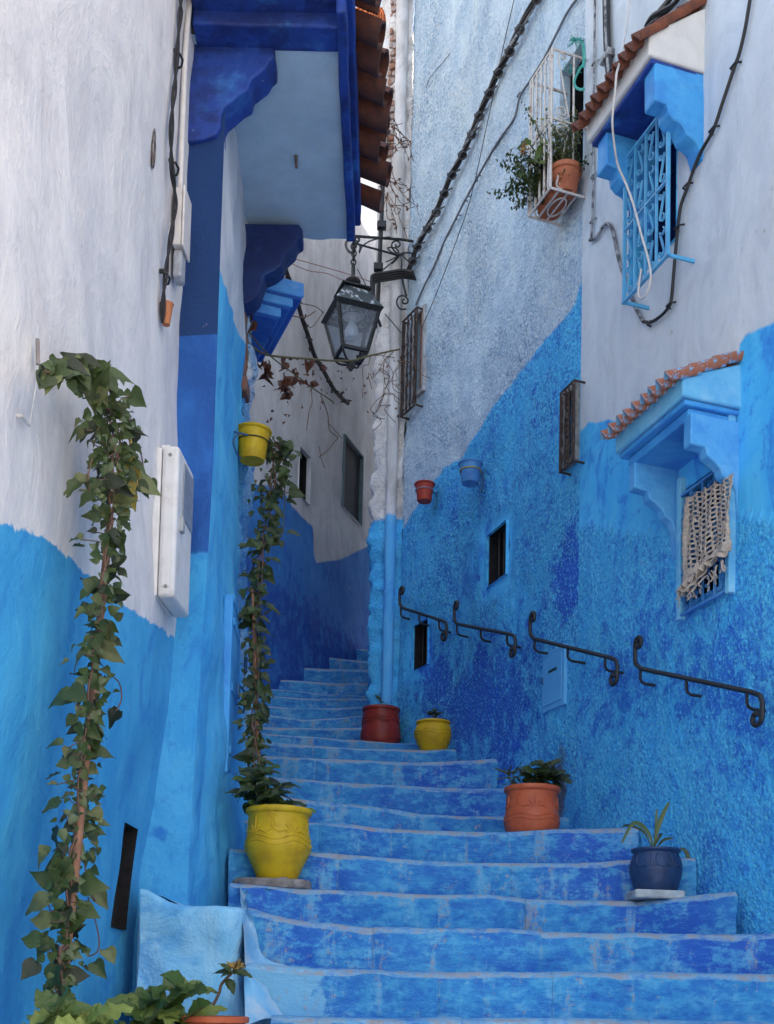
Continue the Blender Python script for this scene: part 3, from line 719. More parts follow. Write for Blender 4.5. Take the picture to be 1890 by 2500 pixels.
# roof tiles: pans below, covers above, sloping out over the alley
TERRAD = simple('shade_dark_tile', (.17, .055, .036), .85, var=.4, sc=12, bumpd=.008, col2=(.07, .034, .03), amt=.85, vlo=.42, vhi=.6)  # terracotta darkened in colour to carry the shade under the eave
pan = tile_mesh('roof_tile', .46, .098, .078, .014, 1.25, TERRAD); covers = [tile_mesh('roof_tile', .44, .092, .074, .014, 1.35, random.choice((TERRAD, TERRAD, TERRA))) for _ in range(3)]
slope = radians(20); xe = xf1 + .135; nco = 9
for i in range(nco):
    y = lerp(5.36, 7.10, i / (nco - 1))
    for row in range(2):
        off = -.36 * row; jx = random.uniform(-.02, .02)
        for kind in (0, 1):
            yy = y + (.0 if kind == 0 else .105); jx2 = jx + random.uniform(-.02, .02) + (.02 if kind else 0) - .03 * (1 - i / (nco - 1)) + .065 * sin(pi * min(1, i / (nco - 1) * .75 + .1))
            if kind == 1 and i == nco - 1: continue
            L = .45
            xb = xe + off - L * cos(slope) + jx2
            z = zS + .20 + (0 if kind == 0 else .055) + row * .36 * tan(slope) + (.025 if row else 0) + random.uniform(-.008, .008)
            zz = z + .13
            R = Matrix.Translation((xb, yy, zz)) @ Matrix.Rotation(slope + random.uniform(-.05, .05), 4, 'Y') @ Matrix.Rotation(random.uniform(-.06, .06), 4, 'Z') @ Matrix.Rotation((pi if kind == 0 else 0) + random.uniform(-.08, .08), 4, 'X')
            link('roof_tile', pan if kind == 0 else random.choice(covers), HL, R)
# mortar bed and roof deck under the tiles
mb = MB(); mb.add([(xw - .1, 5.3, zS + .75), (xf1 + .02, 5.3, zS + .19), (xf1 + .02, 7.16, zS + .19), (xw - .1, 7.16, zS + .75), (xw - .1, 5.3, zS + .16), (xf1 + .02, 5.3, zS + .16), (xf1 + .02, 7.16, zS + .16), (xw - .1, 7.16, zS + .16)], [(0,1,2,3),(7,6,5,4),(0,4,5,1),(1,5,6,2),(2,6,7,3),(3,7,4,0)])
mb.build('roof_deck', COBALT, HL, False)

# little door in the door wall
def on_frame(W, s, z, out=0): return W.frame(s, z, out)
sd0, sd1 = WC.hit(546, 1700)[0], WC.hit(577, 1700)[0]; zd0, zd1 = WC.hit(546, 1899)[1], WC.hit(547, 1462)[1]
F = WC.frame(sd0, zd0, .012); L = sd1 - sd0; Hh = zd1 - zd0
DOORP = paint_mat('door_paint', (.035, .33, .68), (.02, .22, .58), (.08, .42, .72), .5, .003, .5, .5)
mb = MB(); mb.box(0, L, -.05, .0, 0, Hh, F); dr = mb.build('door', DOORP, HL); bevel(dr, .004)
mb = MB()
for a, b, c, d in ((-.045, -.008, -.03, Hh + .03), (L + .008, L + .045, -.03, Hh + .03)): mb.box(a, b, -.05, .001, c, d, F)
mb.box(-.008, L + .008, -.05, .006, Hh + .006, Hh + .05, F)
bevel(mb.build('door_frame', DOORP, HL), .006)
IRON = simple('black_iron', (.022, .024, .03), .5, metal=.0, var=.3, sc=40, bumpd=.001, spec=.4)
BLUEIRON = simple('blue_iron', (.03, .12, .26), .55, var=.3, sc=30, bumpd=.001)
mb = MB()
for zz in (.12, .5, .9): mb = MB(); mb.box(L * .06, L * .94, -.002, .006, Hh * zz - .02, Hh * zz + .02, F); mb.build('door_rail', DOORP, dr)
hc = F @ Vector((L * .35, .03, Hh * .5)); dx = WC.dirn(0); ux = Vector((dx.x, dx.y, 0)); un = Vector((WC.nrm(0).x, WC.nrm(0).y, 0)); uz = Vector((0, 0, 1))
mb = MB(); mb.tube([hc + ux * (.035 * cos(t)) + uz * (.035 * sin(t)) for t in [2 * pi * i / 14 for i in range(15)]], .007, 6); mb.lathe([(0, 0), (.02, .002), (.022, .012), (.01, .02), (0, .022)], 12, F @ Matrix.Translation((L * .35, .018, Hh * .5 + .03)) @ Matrix.Rotation(-pi / 2, 4, 'X'))
mb.build('door_knocker', BLUEIRON, dr)
mb = MB(); mb.tube([F @ Vector(p) for p in ((L * .55, .03, Hh * .56), (L * .85, .045, Hh * .56), (L * .9, .045, Hh * .53), (L * .9, .045, Hh * .44), (L * .8, .045, Hh * .42), (L * .5, .03, Hh * .42))], .007, 6); mb.build('handle', BLUEIRON, dr)
mb = MB(); mb.tube([F @ Vector((L + .02, .04, Hh * .70)), F @ Vector((L + .02, .04, Hh * .80))], .011, 8); mb.build('hinge', BLUEIRON, dr)

# plinth by the steps
mPl = plaster('limewash_plinth', low=((.15, .46, .70), (.04, .28, .62), (.30, .58, .76)), grain=1.6, deep_amt=.45, pale_amt=.95)
a = at(338, 2300, 5.44); b = at(594, 2300, 5.44); zt = at(560, 2213, 5.44).z
mb = MB(); N = 40; P = []
def plin(u, v):       # u along the front then the side, v up
    Lf = b.x - a.x; r = .09
    if u < Lf - r: p = Vector((a.x + u, 5.44, 0)); n = Vector((0, -1, 0))
    elif u < Lf - r + r * pi / 2:
        t = (u - Lf + r) / r; p = Vector((b.x - r + r * sin(t), 5.44 + r - r * cos(t), 0)); n = Vector((sin(t), -cos(t), 0))
    else: p = Vector((b.x, 5.44 + r + (u - Lf + r - r * pi / 2), 0)); n = Vector((1, 0, 0))
    return p, n
us = [i * .03 for i in range(int((b.x - a.x + .9) / .03))]
for j in range(64):
    row = []
    for u in us:
        p, n = plin(u, 0); v = j / 63 * (zt + .18)
        if v < zt - .03: q = p + Vector((0, 0, v)); out = 0
        else:
            t = min(1, (v - zt + .03) / .21); ang = min(pi / 2, t * 3.0); ins = .03 * (1 - cos(ang)) + max(0, t - .5) * .8
            q = p - n * ins + Vector((0, 0, zt - .03 + .03 * sin(ang)))
        rise = (.05 * exp(-((q.x - a.x) / .09) ** 2) + .02 * exp(-((q.x - a.x) / .16) ** 2)) * smooth(zt - .25, zt, v)
        q += n * (.05 * fbm(q, 2.6, 4) + .014 * fbm(q, 8, 2)) + Vector((0, 0, rise + (.012 * fbm(q, 3, 8) if v > zt - .05 else 0)))
        row.append(q)
    P.append(row)
mb.grid(P); mb.a = {'paint': [9.0] * len(mb.v), 'tone': [0.0] * len(mb.v), 'rough': [.25] * len(mb.v)}
pl = mb.build('plinth', mPl, HL, True, 70)
mb = MB(); mb.box(a.x - .02, b.x - .09, 5.52, 6.25, 0, zt - .02); mb.a = {'paint': [9.0] * 8, 'tone': [0.0] * 8, 'rough': [0.0] * 8}; mb.build('plinth_core', mPl, HL, False)

# plaster fillets where plinth and steps meet
mFi = plaster('limewash_fillet', low=((.14, .44, .68), (.06, .34, .66), (.40, .52, .62)), grain=1.2, deep_amt=.35, pale_amt=.95)
def fillet(Lp, Rp, bulge, name='plaster_fillet'):
    P = []
    Ls, Rs = spline([at(*q) for q in Lp], 4), spline([at(*q) for q in Rp], 4)
    for i in range(len(Ls)):
        l, r = Ls[i], Rs[i] + Vector((.03 * fbm(Rs[i], 7, 3), 0, .02 * fbm(Rs[i], 6, 7))); P.append([l.lerp(r, t / 8) + Vector((0, .05 * bulge * sin(pi * t / 8), -.02 * bulge * sin(pi * t / 8))) for t in range(9)])
    Q = []
    for u, v in zip(P, P[1:]):
        for t in range(5): Q.append([x.lerp(y, t / 5) for x, y in zip(u, v)])
    Q.append(P[-1]); Q = [[p + Vector((0, .03, .014)) * fbm(p, 5, 2) for p in r] for r in Q]
    mb = MB(); mb.grid(Q); mb.a = {'paint': [9.0] * len(mb.v), 'tone': [0.0] * len(mb.v), 'rough': [.2] * len(mb.v)}
    mb.build(name, mFi, ST, True, 80)
fillet([(585, 2160, 6.1), (590, 2215, 5.70), (594, 2260, 5.50), (596, 2310, 5.45), (598, 2358, 5.42)], [(597, 2168, 6.16), (613, 2222, 5.73), (628, 2272, 5.735), (650, 2320, 5.735), (712, 2358, 5.70)], 1.0)
fillet([(592, 2360, 5.40), (596, 2400, 5.30), (598, 2440, 5.20), (600, 2500, 5.10)], [(604, 2372, 5.36), (640, 2402, 5.37), (664, 2440, 5.37), (700, 2484, 5.34)], -.6)

# rough pier behind the door wall, with the neighbour's little hood
HP = thing('rough_pier_house', 'narrow rough stone pier painted blue and white with a moulded blue hood', 'house', (pH1[0] - .4, 8.0, 0))
WH = Wall([(pC1[0] - .12, 7.18), (pC1[0] + .02, 7.22), (pH1[0] - .03, 7.36), (pH1[0], 7.50), (pH1[0] - .55, 8.95)], 1, lambda s, z: .10 * (1 - smooth(2.2, 4.6, z)))
mH = plaster('rough_pier_paint', up=((.60, .66, .74), (.20, .46, .76)), low=((.06, .36, .76), (.02, .2, .62), (.30, .56, .80)), grain=2.0, coarse=1.8, edge=.05, wob=.5, deep_amt=.3, pale_amt=.9)
zH = at(610, 1010, 7.4).z
wall_mesh('pier_wall', WH, 0, WH.s[-1], -.2, 6.8, .025, mH, HP, paint=lambda s, z: zH - z + .35 * fbm((s, 0, z), 3, 1), rough=lambda s, z: 1, disp=.05, dscale=5, fine=.012)
body('house_core', [(pH1[0] - .25, 7.6), (pH1[0] - 3, 7.6), (pH1[0] - 3, 9.0), (pH1[0] - .9, 9.0)], 0, 6.6, HOUSEBODY, HP)
hp = at(640, 705, 7.45); hdir = Vector((-.365, .931, 0)); hout = Vector((.931, .365, 0)); zh = at(733, 707, 7.5).z
def hbox(name, l0, l1, o0, o1, z0, z1, mat):
    M4 = Matrix(((hdir.x, hout.x, 0, hp.x), (hdir.y, hout.y, 0, hp.y), (0, 0, 1, 0), (0, 0, 0, 1)))
    mb = MB(); mb.box(l0, l1, o0, o1, z0, z1, M4); mb.rough(.008, 4); o = mb.build(name, mat, HP); bevel(o, .014, 3); return o
hbox('hood_slab', -.02, .74, -.25, .27, zh - .055, zh + .05, COBALT2)
hbox('hood_moulding', .0, .72, -.25, .20, zh - .125, zh - .058, COBALT2)
hbox('hood_moulding', .02, .70, -.25, .125, zh - .20, zh - .128, COBALT2)
hbox('hood_front', -.045, -.022, -.25, .275, zh - .05, zh + .055, SKYBLUE)
hbox('hood_front', -.025, -.002, -.25, .205, zh - .12, zh - .062, SKYBLUE)
hbox('hood_front', -.005, .018, -.25, .13, zh - .195, zh - .132, SKYBLUE)
# broken plaster: bare brick showing above the hanging pot
BRICKM = simple('old_brick', (.30, .13, .08), .9, var=.4, sc=18, bumpd=.008, col2=(.16, .10, .085), amt=.8, vlo=.4, vhi=.6)
for (px, py, wd, hg) in ((594, 770, .035, .14), (592, 815, .03, .13), (596, 858, .032, .12), (593, 900, .03, .11), (597, 936, .026, .09)):
    p = at(px, py, 7.14); mb = MB(); mb.box(p.x - wd, p.x + wd * .55, 7.12, 7.3, p.z - hg / 2, p.z + hg / 2); mb.rough(.02, 9, px); o = mb.build('brick', BRICKM, HP); bevel(o, .012)

# ------------------------------------------------------------------ things fixed to the near wall
def pxpath(W, pts, out): return [W.on(px, py, out) for px, py in pts]
CABLE = simple('black_cable', (.018, .018, .021), .5, var=.3, sc=30, bumpd=0, spec=.4)
WHITECABLE = simple('white_cable', (.60, .58, .57), .5, var=.15, bumpd=0)
PVC = simple('painted_plastic', (.62, .58, .565), .55, var=.10, sc=16, bumpd=.003, col2=(.46, .44, .44), amt=.5)
pts = [(447, -120), (442, 0), (440, 40), (432, 130), (428, 200), (422, 260), (418, 330), (420, 410), (428, 480), (424, 540), (414, 600), (405, 670), (399, 730), (397, 785)]
base = spline(pxpath(WA, pts, .026), 8)
t = thing('twisted_cable', 'black twisted power cable running down the white wall beside the pink conduit', 'cable', WA.on(397, 785, 0))
nA = Vector((*WA.nrm(3), 0)); dA = Vector((*WA.dirn(3), 0))
for ph in (0, pi):
    mb = MB(); mb.tube([p + dA * (.0068 * cos(i * .30 + ph)) + nA * (.0068 * sin(i * .30 + ph)) for i, p in enumerate(base)], .0068, 6); mb.build('strand', CABLE, t)
for px, py, w_ in ((428, 147, 1), (418, 412, 1), (396, 680, 1)):
    p = WA.on(px, py, .0); mb = MB(); mb.tube([p - dA * .05, p - dA * .04 + nA * .03, p + nA * .036, p + dA * .04 + nA * .02, p + dA * .05], .006, 6); mb.tube([p - dA * .055 + nA * .002, p - dA * .055 + nA * .02], .011, 8); mb.build('clip', CABLE, t)
p = WA.on(404, 762, .03)
mb = MB(); mb.lathe([(.018, -.05), (.03, .045), (.034, .05), (.03, .052), (0, .05)], 14, Matrix.Translation(p + dA * .02)); 
tag(mb.build('orange_plug', simple('orange_plastic', (.50, .17, .07), .5, var=.2)), 'small orange plug at the lower end of the twisted black cable', 'plug')
mb = MB(); mb.tube(spline(pxpath(WA, [(466, -60), (463, 0), (458, 60), (452, 140), (448, 240), (444, 340), (440, 450), (438, 460)], .02), 4), .014, 10)
tag(mb.build('conduit_pipe', PVC), 'pale pink conduit pipe along the corner of the white wall', 'conduit')
# junction box
def wbox(W, name, label, cat, s, z, L, H, D, mat, bv=.012, z_off=0):
    F = W.frame(s, z); r = thing(name, label, cat, F.translation); return F, r
s0 = WA.hit(420, 600)[0]; dS = WA.pt(s0, 4).y; z0 = at(420, 597, dS).z; z1 = at(428, 456, dS).z
F, t = wbox(WA, 'junction_box', 'pale pink junction box under the conduit pipe on the white wall', 'junction box', s0, z0, 0, 0, 0, PVC)
Lj = .13; Hj = z1 - z0
mb = MB(); mb.box(0, Lj, 0, .042, 0, Hj, F); bevel(mb.build('box_body', PVC, t), .008, 3)
mb = MB(); mb.box(-.006, Lj + .006, .044, .056, -.006, Hj + .006, F); bevel(mb.build('lid', PVC, t), .005, 2)
mb = MB(); mb.box(Lj * .2, Lj * .9, .0, .042, -.14, -.004, F); bevel(mb.build('entry_collar', simple('grey_plastic', (.40, .42, .46), .6, var=.3, sc=25), t), .01, 2)
# meter box
s0 = WA.hit(366, 1462)[0]; dS = WA.pt(s0, 2.6).y; z0 = at(372, 1455, dS).z; Hm = at(392, 1092, dS).z - z0
F, t = wbox(WA, 'meter_box', 'tall white plastic electric meter box at the corner of the near wall', 'meter box', s0, z0, 0, 0, 0, PVC)
WPL = simple('white_meter_plastic', (.66, .65, .65), .5, var=.10, sc=12, bumpd=.002, col2=(.50, .44, .41), amt=.45, vlo=.52, vhi=.7)
Lm = .30
mb = MB(); mb.box(0, Lm, -.03, .030, 0, Hm, F); bevel(mb.build('box_base', WPL, t), .010, 3)
mb = MB(); mb.box(-.005, Lm + .005, .033, .112, -.005, Hm + .005, F); ld = mb.build('lid', WPL, t); bevel(ld, .016, 3)
mb = MB(); mb.box(-.008, -.001, .050, .096, .04, Hm - .03, F); bevel(mb.build('side_panel', WPL, ld), .003)
mb = MB(); mb.box(Lm * .3, Lm * .95, .111, .118, Hm * .58, Hm * .95, F); bevel(mb.build('lid_window', simple('dull_glass', (.26, .28, .32), .3, var=.3), ld), .003)
mb = MB(); mb.box(Lm * .15, Lm * .3, .108, .130, Hm * .46, Hm * .56, F); bevel(mb.build('latch', simple('grey_latch', (.4, .41, .43), .5, bumpd=0), ld), .005)
mb = MB(); mb.box(Lm * .1, Lm * .25, .02, .06, Hm, Hm + .025, F); bevel(mb.build('top_lug', WPL, t), .004)
for zz in (.06, .94):
    mb = MB(); mb.lathe([(.009, 0), (.009, .004), (.001, .005)], 10, F @ Matrix.Translation((-.006, .072, Hm * zz)) @ Matrix.Rotation(-pi / 2, 4, 'Y')); mb.build('screw_head', simple('screw_grey', (.25, .24, .24), .5, bumpd=0), t)
# small wall nail with its string, screw, old pin
mb = MB(); p = WA.on(36, 1015, 0); mb.tube([p - dA * .0, p + nA * .02 + dA * .0, p + nA * .025 + dA * .06], .007, 6); q = WA.on(94, 905, .02); mb.tube([p + nA * .03 + dA * .05, q], .0018, 4)
tag(mb.build('wall_peg', simple('peg_white', (.6, .58, .57), .6, bumpd=0)), 'small white peg holding a string left of the vine top', 'peg')
mb = MB(); p = WA.on(470, 586, 0); mb.tube([p, p + nA * .06 + dA * .01], .006, 6); mb.lathe([(.0, 0), (.012, .001), (.012, .006), (0, .007)], 8, Matrix.Translation(p + nA * .06))
tag(mb.build('screw', simple('screw_steel', (.5, .5, .52), .4, bumpd=0)), 'single screw sticking out of the white wall beside the junction box', 'screw')
# hole in the plaster
p = WA.hit(376, 362); mb = MB(); F = WA.frame(p[0], p[1], .004 + .028 * fbm(WA.pt(*p), 1.3)); n = 20
ring = [(.020 * cos(2*pi*i/n) * (1 + .25 * nz((i, 0, 0), .7)), .075 * sin(2*pi*i/n) * (1 + .2 * nz((i, 5, 0), .7))) for i in range(n)]
mb.add([F @ Vector((x * 1.35, 0.0, z * 1.3)) for x, z in ring] + [F @ Vector((x * 1.1, .006, z * 1.1)) for x, z in ring] + [F @ Vector((x, -.004, z)) for x, z in ring] + [F @ Vector((x * .5, -.03, z * .6)) for x, z in ring], [(k*n+i, k*n+(i+1)%n, (k+1)*n+(i+1)%n, (k+1)*n+i) for k in range(3) for i in range(n)] + [tuple(3*n+i for i in range(n))])
mb.build('plaster_hole', simple('hole_rim', (.14, .12, .115), .9, var=.6, sc=30, bumpd=.003), HL)
# ------------------------------------------------------------------ right house: hoods, grilles, cables
def ribbon(mb, pts, W2, t, nrm):
    """Flat strip along pts, wide along nrm, t thick."""
    pts = [Vector(p) for p in pts]; n = Vector(nrm).normalized(); m = len(pts); v = []; f = []
    for i, p in enumerate(pts):
        d = (pts[min(i+1, m-1)] - pts[max(i-1, 0)]).normalized(); y = d.cross(n).normalized()
        for a, b in ((-1,-1),(1,-1),(1,1),(-1,1)): v.append(p + n * (W2/2*a) + y * (t/2*b))
    for i in range(m-1):
        for k in range(4): f.append((i*4+k, i*4+(k+1)%4, (i+1)*4+(k+1)%4, (i+1)*4+k))
    f.append((3,2,1,0)); f.append(tuple((m-1)*4+k for k in range(4)))
    mb.add(v, f)
def spiral(cx, cy, r0, r1, a0, a1, n=18):
    return [(cx + lerp(r0, r1, i/n) * cos(lerp(a0, a1, i/n)), cy + lerp(r0, r1, i/n) * sin(lerp(a0, a1, i/n))) for i in range(n+1)]
def s_scroll(x, z0, z1, w, flip=1):
    """S shaped bar with rolled ends in a cell of half width w."""
    h = z1 - z0; r = min(w * .62, h * .2)
    top = spiral(x + flip * (w - r) * .55, z1 - r, r * .2, r, pi * (2.4 if flip > 0 else -1.4), pi * (0 if flip < 0 else 1.0), 16)
    bot = spiral(x - flip * (w - r) * .55, z0 + r, r, r * .2, pi * (0 if flip > 0 else 1.0), pi * (-1.4 if flip > 0 else 2.4), 16)
    return top + bot
def c_scroll(x, z0, z1, w, flip=1):
    h = z1 - z0; r = min(w * .5, h * .2)
    a = spiral(x + flip * r * .3, z1 - r, r * .2, r, -flip * pi * .2 + (pi if flip < 0 else 0) , pi / 2 + flip * pi * 0 , 10)
    return a
def stile_mesh(name, p, a, L, t, m):
    """S-shaped roof tile: a pan and a cover, p wide, L long along +x, falling profile across y."""
    mb = MB(); n = 14
    for x in (0, L * .5, L):
        for s_ in (0, -t):
            for k in range(n + 1):
                y = p * (k / n - .5); z = a * sin(2 * pi * k / n) * (1 if k < n / 2 else .8); mb.v.append((x, y * (1.0 if x else .94), z + s_))
    w_ = n + 1
    for i in range(2):
        o = 2 * i * w_; q = o + 2 * w_
        for k in range(n): mb.f.append((o+k, q+k, q+k+1, o+k+1)); mb.f.append((o+w_+k+1, q+w_+k+1, q+w_+k, o+w_+k))
        mb.f.append((o, o+w_, q+w_, q)); mb.f.append((o+n, q+n, q+w_+n, o+w_+n))
    for k in range(n): mb.f.append((k, k+1, w_+k+1, w_+k)); o = 4*w_; mb.f.append((o+k+1, o+k, o+w_+k, o+w_+k+1))
    return mb.mesh(name, m, True, 50)
WHITEPL = simple('white_hood_plaster', (.66, .65, .64), .85, var=.08, sc=9, bumpd=.006, col2=(.5, .48, .46), amt=.35)
PALEBL = paint_mat('pale_blue_paint', (.15, .50, .74), (.06, .36, .68), (.34, .62, .78), grain=.008)
MIDBL = paint_mat('mid_blue_paint', (.04, .34, .72), (.02, .19, .58), (.12, .48, .78), grain=.008)
HOODBL = paint_mat('hood_shade_blue_paint', (.07, .38, .74), (.03, .25, .64), (.20, .52, .78), grain=.010)  # darker copy of the hood's blue, shade of the corbel faces coloured in
def hood(W, pn, pf, D, drop, rise, slab_m, brk_m, sof_m, fas_m, ntile, tile_m, moulds=1, parent=None, hF=None, prof=None, bth=.12):
    sn, zn = W.hit(*pn, D); sf, zf = W.hit(*pf, D); z0 = (zn + zf) / 2
    hd = bpy.data.objects.new('window_hood', None)
    F = W.frame(sf, z0); L = sn - sf
    # slab: side profile (out, z), extruded along the wall
    R = F @ Matrix(((0, 0, 1, 0), (1, 0, 0, 0), (0, 1, 0, 0), (0, 0, 0, 1)))     # (out, z, along)
    mb = MB(); mb.prism([(-.03, 0), (D, 0), (D, drop), (-.03, drop + rise)], L, R); mb.rough(.006, 4)
    h = mb.build('window_hood', slab_m, parent, True, 30); bevel(h, .012, 3)
    mb = MB(); mb.prism([(-.03, -.03), (D - .02, -.03), (D - .02, -.002), (-.03, -.002)], L - .03, R @ Matrix.Translation((0, 0, .015))); mb.rough(.004, 5); bevel(mb.build('hood_soffit', sof_m, h, True, 30), .008, 2)
    for k in range(moulds):
        o = .06 + .05 * k; mb = MB(); mb.prism([(-.03, -.085 - .06 * k), (D - o, -.085 - .06 * k), (D - o, -.032 - .06 * k), (-.03, -.032 - .06 * k)], L - .08, R @ Matrix.Translation((0, 0, .04))); mb.rough(.005, 5); bevel(mb.build('hood_moulding', fas_m, h, True, 30), .01, 3)
    zb = -.033 - (.06 * moulds)
    for q in (L - .018 - bth, .04):
        mb = MB(); mb.prism([(x, zb + y + .03) for x, y in prof] , bth, R @ Matrix.Translation((0, 0, q))); mb.rough(.006, 6, q); b = mb.build('corbel', brk_m, h, True, 30); bevel(b, .010, 3)
    # tiles in rows along the slope
    sl = atan2(rise, D); n = ntile; p = (L + .06) / n; Lt = (D / cos(sl) + .1) / 2.6
    me = stile_mesh('roof_tile', p, p * .40, Lt, .014, tile_m)
    nm = W.nrm(sf); out3 = Vector((nm.x, nm.y, 0)); dn = W.dirn(sf); al = Vector((dn.x, dn.y, 0))
    ax = (out3 * cos(sl) + Vector((0, 0, -sin(sl)))).normalized(); up = al.cross(ax) if (al.cross(ax)).z > 0 else ax.cross(al)
    for i in range(n):
        for r in range(3):
            sq = sf - .03 + p * (i + .5); dist = D + .055 - (r + 1) * Lt * .86 * cos(sl) + random.uniform(-.006, .006)
            o = W.pt(sq, z0 + drop + (D - dist) / D * rise + .022 + r * .010 + random.uniform(-.003, .003), dist)
            yv = up.cross(ax)
            M4 = Matrix(((ax.x, yv.x, up.x, o.x), (ax.y, yv.y, up.y, o.y), (ax.z, yv.z, up.z, o.z), (0, 0, 0, 1))) @ Matrix.Rotation(random.uniform(-.04, .04), 4, 'Z') @ Matrix.Rotation(random.uniform(-.04, .04), 4, 'X')
            t_ = link('roof_tile', me, h); t_.matrix_basis = M4
    return h, sf, sn, z0
bprof = [(-.03, .0), (.33, 0), (.33, -.247), (.245, -.25), (.236, -.30), (.20, -.335), (.155, -.345), (.13, -.375), (.118, -.41), (.07, -.43), (.04, -.45), (.012, -.53), (-.03, -.56)]
h2, s2f, s2n, z2h = hood(WF, (1586, 130), (1434, 352), .36, .13, .28, WHITEPL, MIDBL, COBALT, COBALT, 10, TERRA, 0, HR, prof=[(x * .95, y * .95) for x, y in bprof])
bprof1 = [(-.03, .0), (.345, 0), (.345, -.215), (.235, -.22), (.228, -.27), (.17, -.30), (.125, -.335), (.105, -.385), (.05, -.41), (.015, -.48), (.0, -.66), (-.03, -.70)]
def blue_edged_tile():
    M = Mat('limewashed_tile'); n = M.noise(16, 5, .7)
    c = M.mix(M.ramp(n, .50, .60), (.36, .125, .07, 1), (.17, .42, .64, 1)); return M.out(c, .7, M.bump(n, .004), spec=.3)
h1, s1f, s1n, z1h = hood(WF, (1667, 953), (1502, 1122), .345, .11, .14, PALEBL, HOODBL, MIDBL, MIDBL, 9, blue_edged_tile(), 1, HR, prof=[(x * .82, y * .80) for x, y in bprof1], bth=.075)

# grille of the upper window
def grille(name, W, corners, out, cols, rows, mat, wd, th, parent, scr=True, stays=True):
    sTL = W.hit(*corners[0], out); sBR = W.hit(*corners[1], out)
    sa, sb = sTL[0], sBR[0]; zt, zb = sTL[1], sBR[1]
    P = lambda s, z: W.pt(s, z, out); n3 = Vector((*W.nrm((sa + sb) / 2), 0))
    g = None
    mb = MB(); mb.flat(P(sa, zb), P(sa, zt), wd, th, n3); mb.flat(P(sb, zb), P(sb, zt), wd, th, n3); mb.flat(P(sa - th, zt), P(sb + th, zt), wd, th, n3); mb.flat(P(sa - th, zb), P(sb + th, zb), wd, th, n3)
    fr = mb.build(name, mat, parent, True, 40)
    for i in range(1, cols):
        s = lerp(sa, sb, i / cols); mb = MB(); mb.flat(P(s, zb), P(s, zt), wd * .7, th * .7, n3); mb.build('bar', mat, fr)
    for j in range(1, rows):
        z = lerp(zb, zt, j / rows); mb = MB(); mb.flat(P(sa, z), P(sb, z), wd * .8, th * .8, n3); mb.build('bar', mat, fr)
    if scr:
        cw = (sb - sa) / cols; chh = (zt - zb) / rows
        for i in range(cols):
            for j in range(rows):
                x = sa + cw * (i + .5); z0_, z1_ = zb + chh * j + .01, zb + chh * (j + 1) - .01
                mb = MB(); half = (z1_ - z0_) / 2
                for part in range(2):
                    pts = s_scroll(x, z0_ + half * part + .006, z0_ + half * (part + 1) - .006, cw * .46, 1 if (i + j + part) % 2 else -1)
                    ribbon(mb, [P(a, b) for a, b in pts], wd * .6, .006, n3)
                mb.build('scroll', mat, fr)
    if stays:
        for s in (sa, sb):
            for z in (zb, zt - .1):
                mb = MB(); mb.flat(W.pt(s, z, out), W.pt(s + (.0), z, -.02), .02, .012, (0, 0, 1)); mb.build('stay', mat, fr)
    return fr
g2 = grille('window_grille', WF, ((1527, 392), (1630, 622)), .17, 4, 2, TURQ, .022, .014, HR)
BLG = paint_mat('blue_iron_paint', (.05, .26, .62), (.02, .12, .4), (.15, .4, .7), .5, .001)
g1 = grille('window_grille', WF, ((1660, 1215), (1776, 1440)), .03, 4, 3, BLG, .020, .014, HR, stays=False)
mb = MB(); a_, b_ = WF.hit(1774, 1300, .03)[0] + .02, WF.hit(1660, 1300, .03)[0]
sA_, zA_ = WF.hit(1662, 1512, .03); sB_, zB_ = WF.hit(1778, 1440, .03)
for (s_, za, zb) in ((max(a_, b_), zB_ - .02, zB_ + .95), (min(a_, b_), zB_ - .02, zB_ + .8)):
    mb.flat(WF.pt(s_, za, .02), WF.pt(s_, zb, .02), .045, .04, (*WF.nrm(s_), 0))
bevel(mb.build('window_frame', PALEBL, HR), .006)

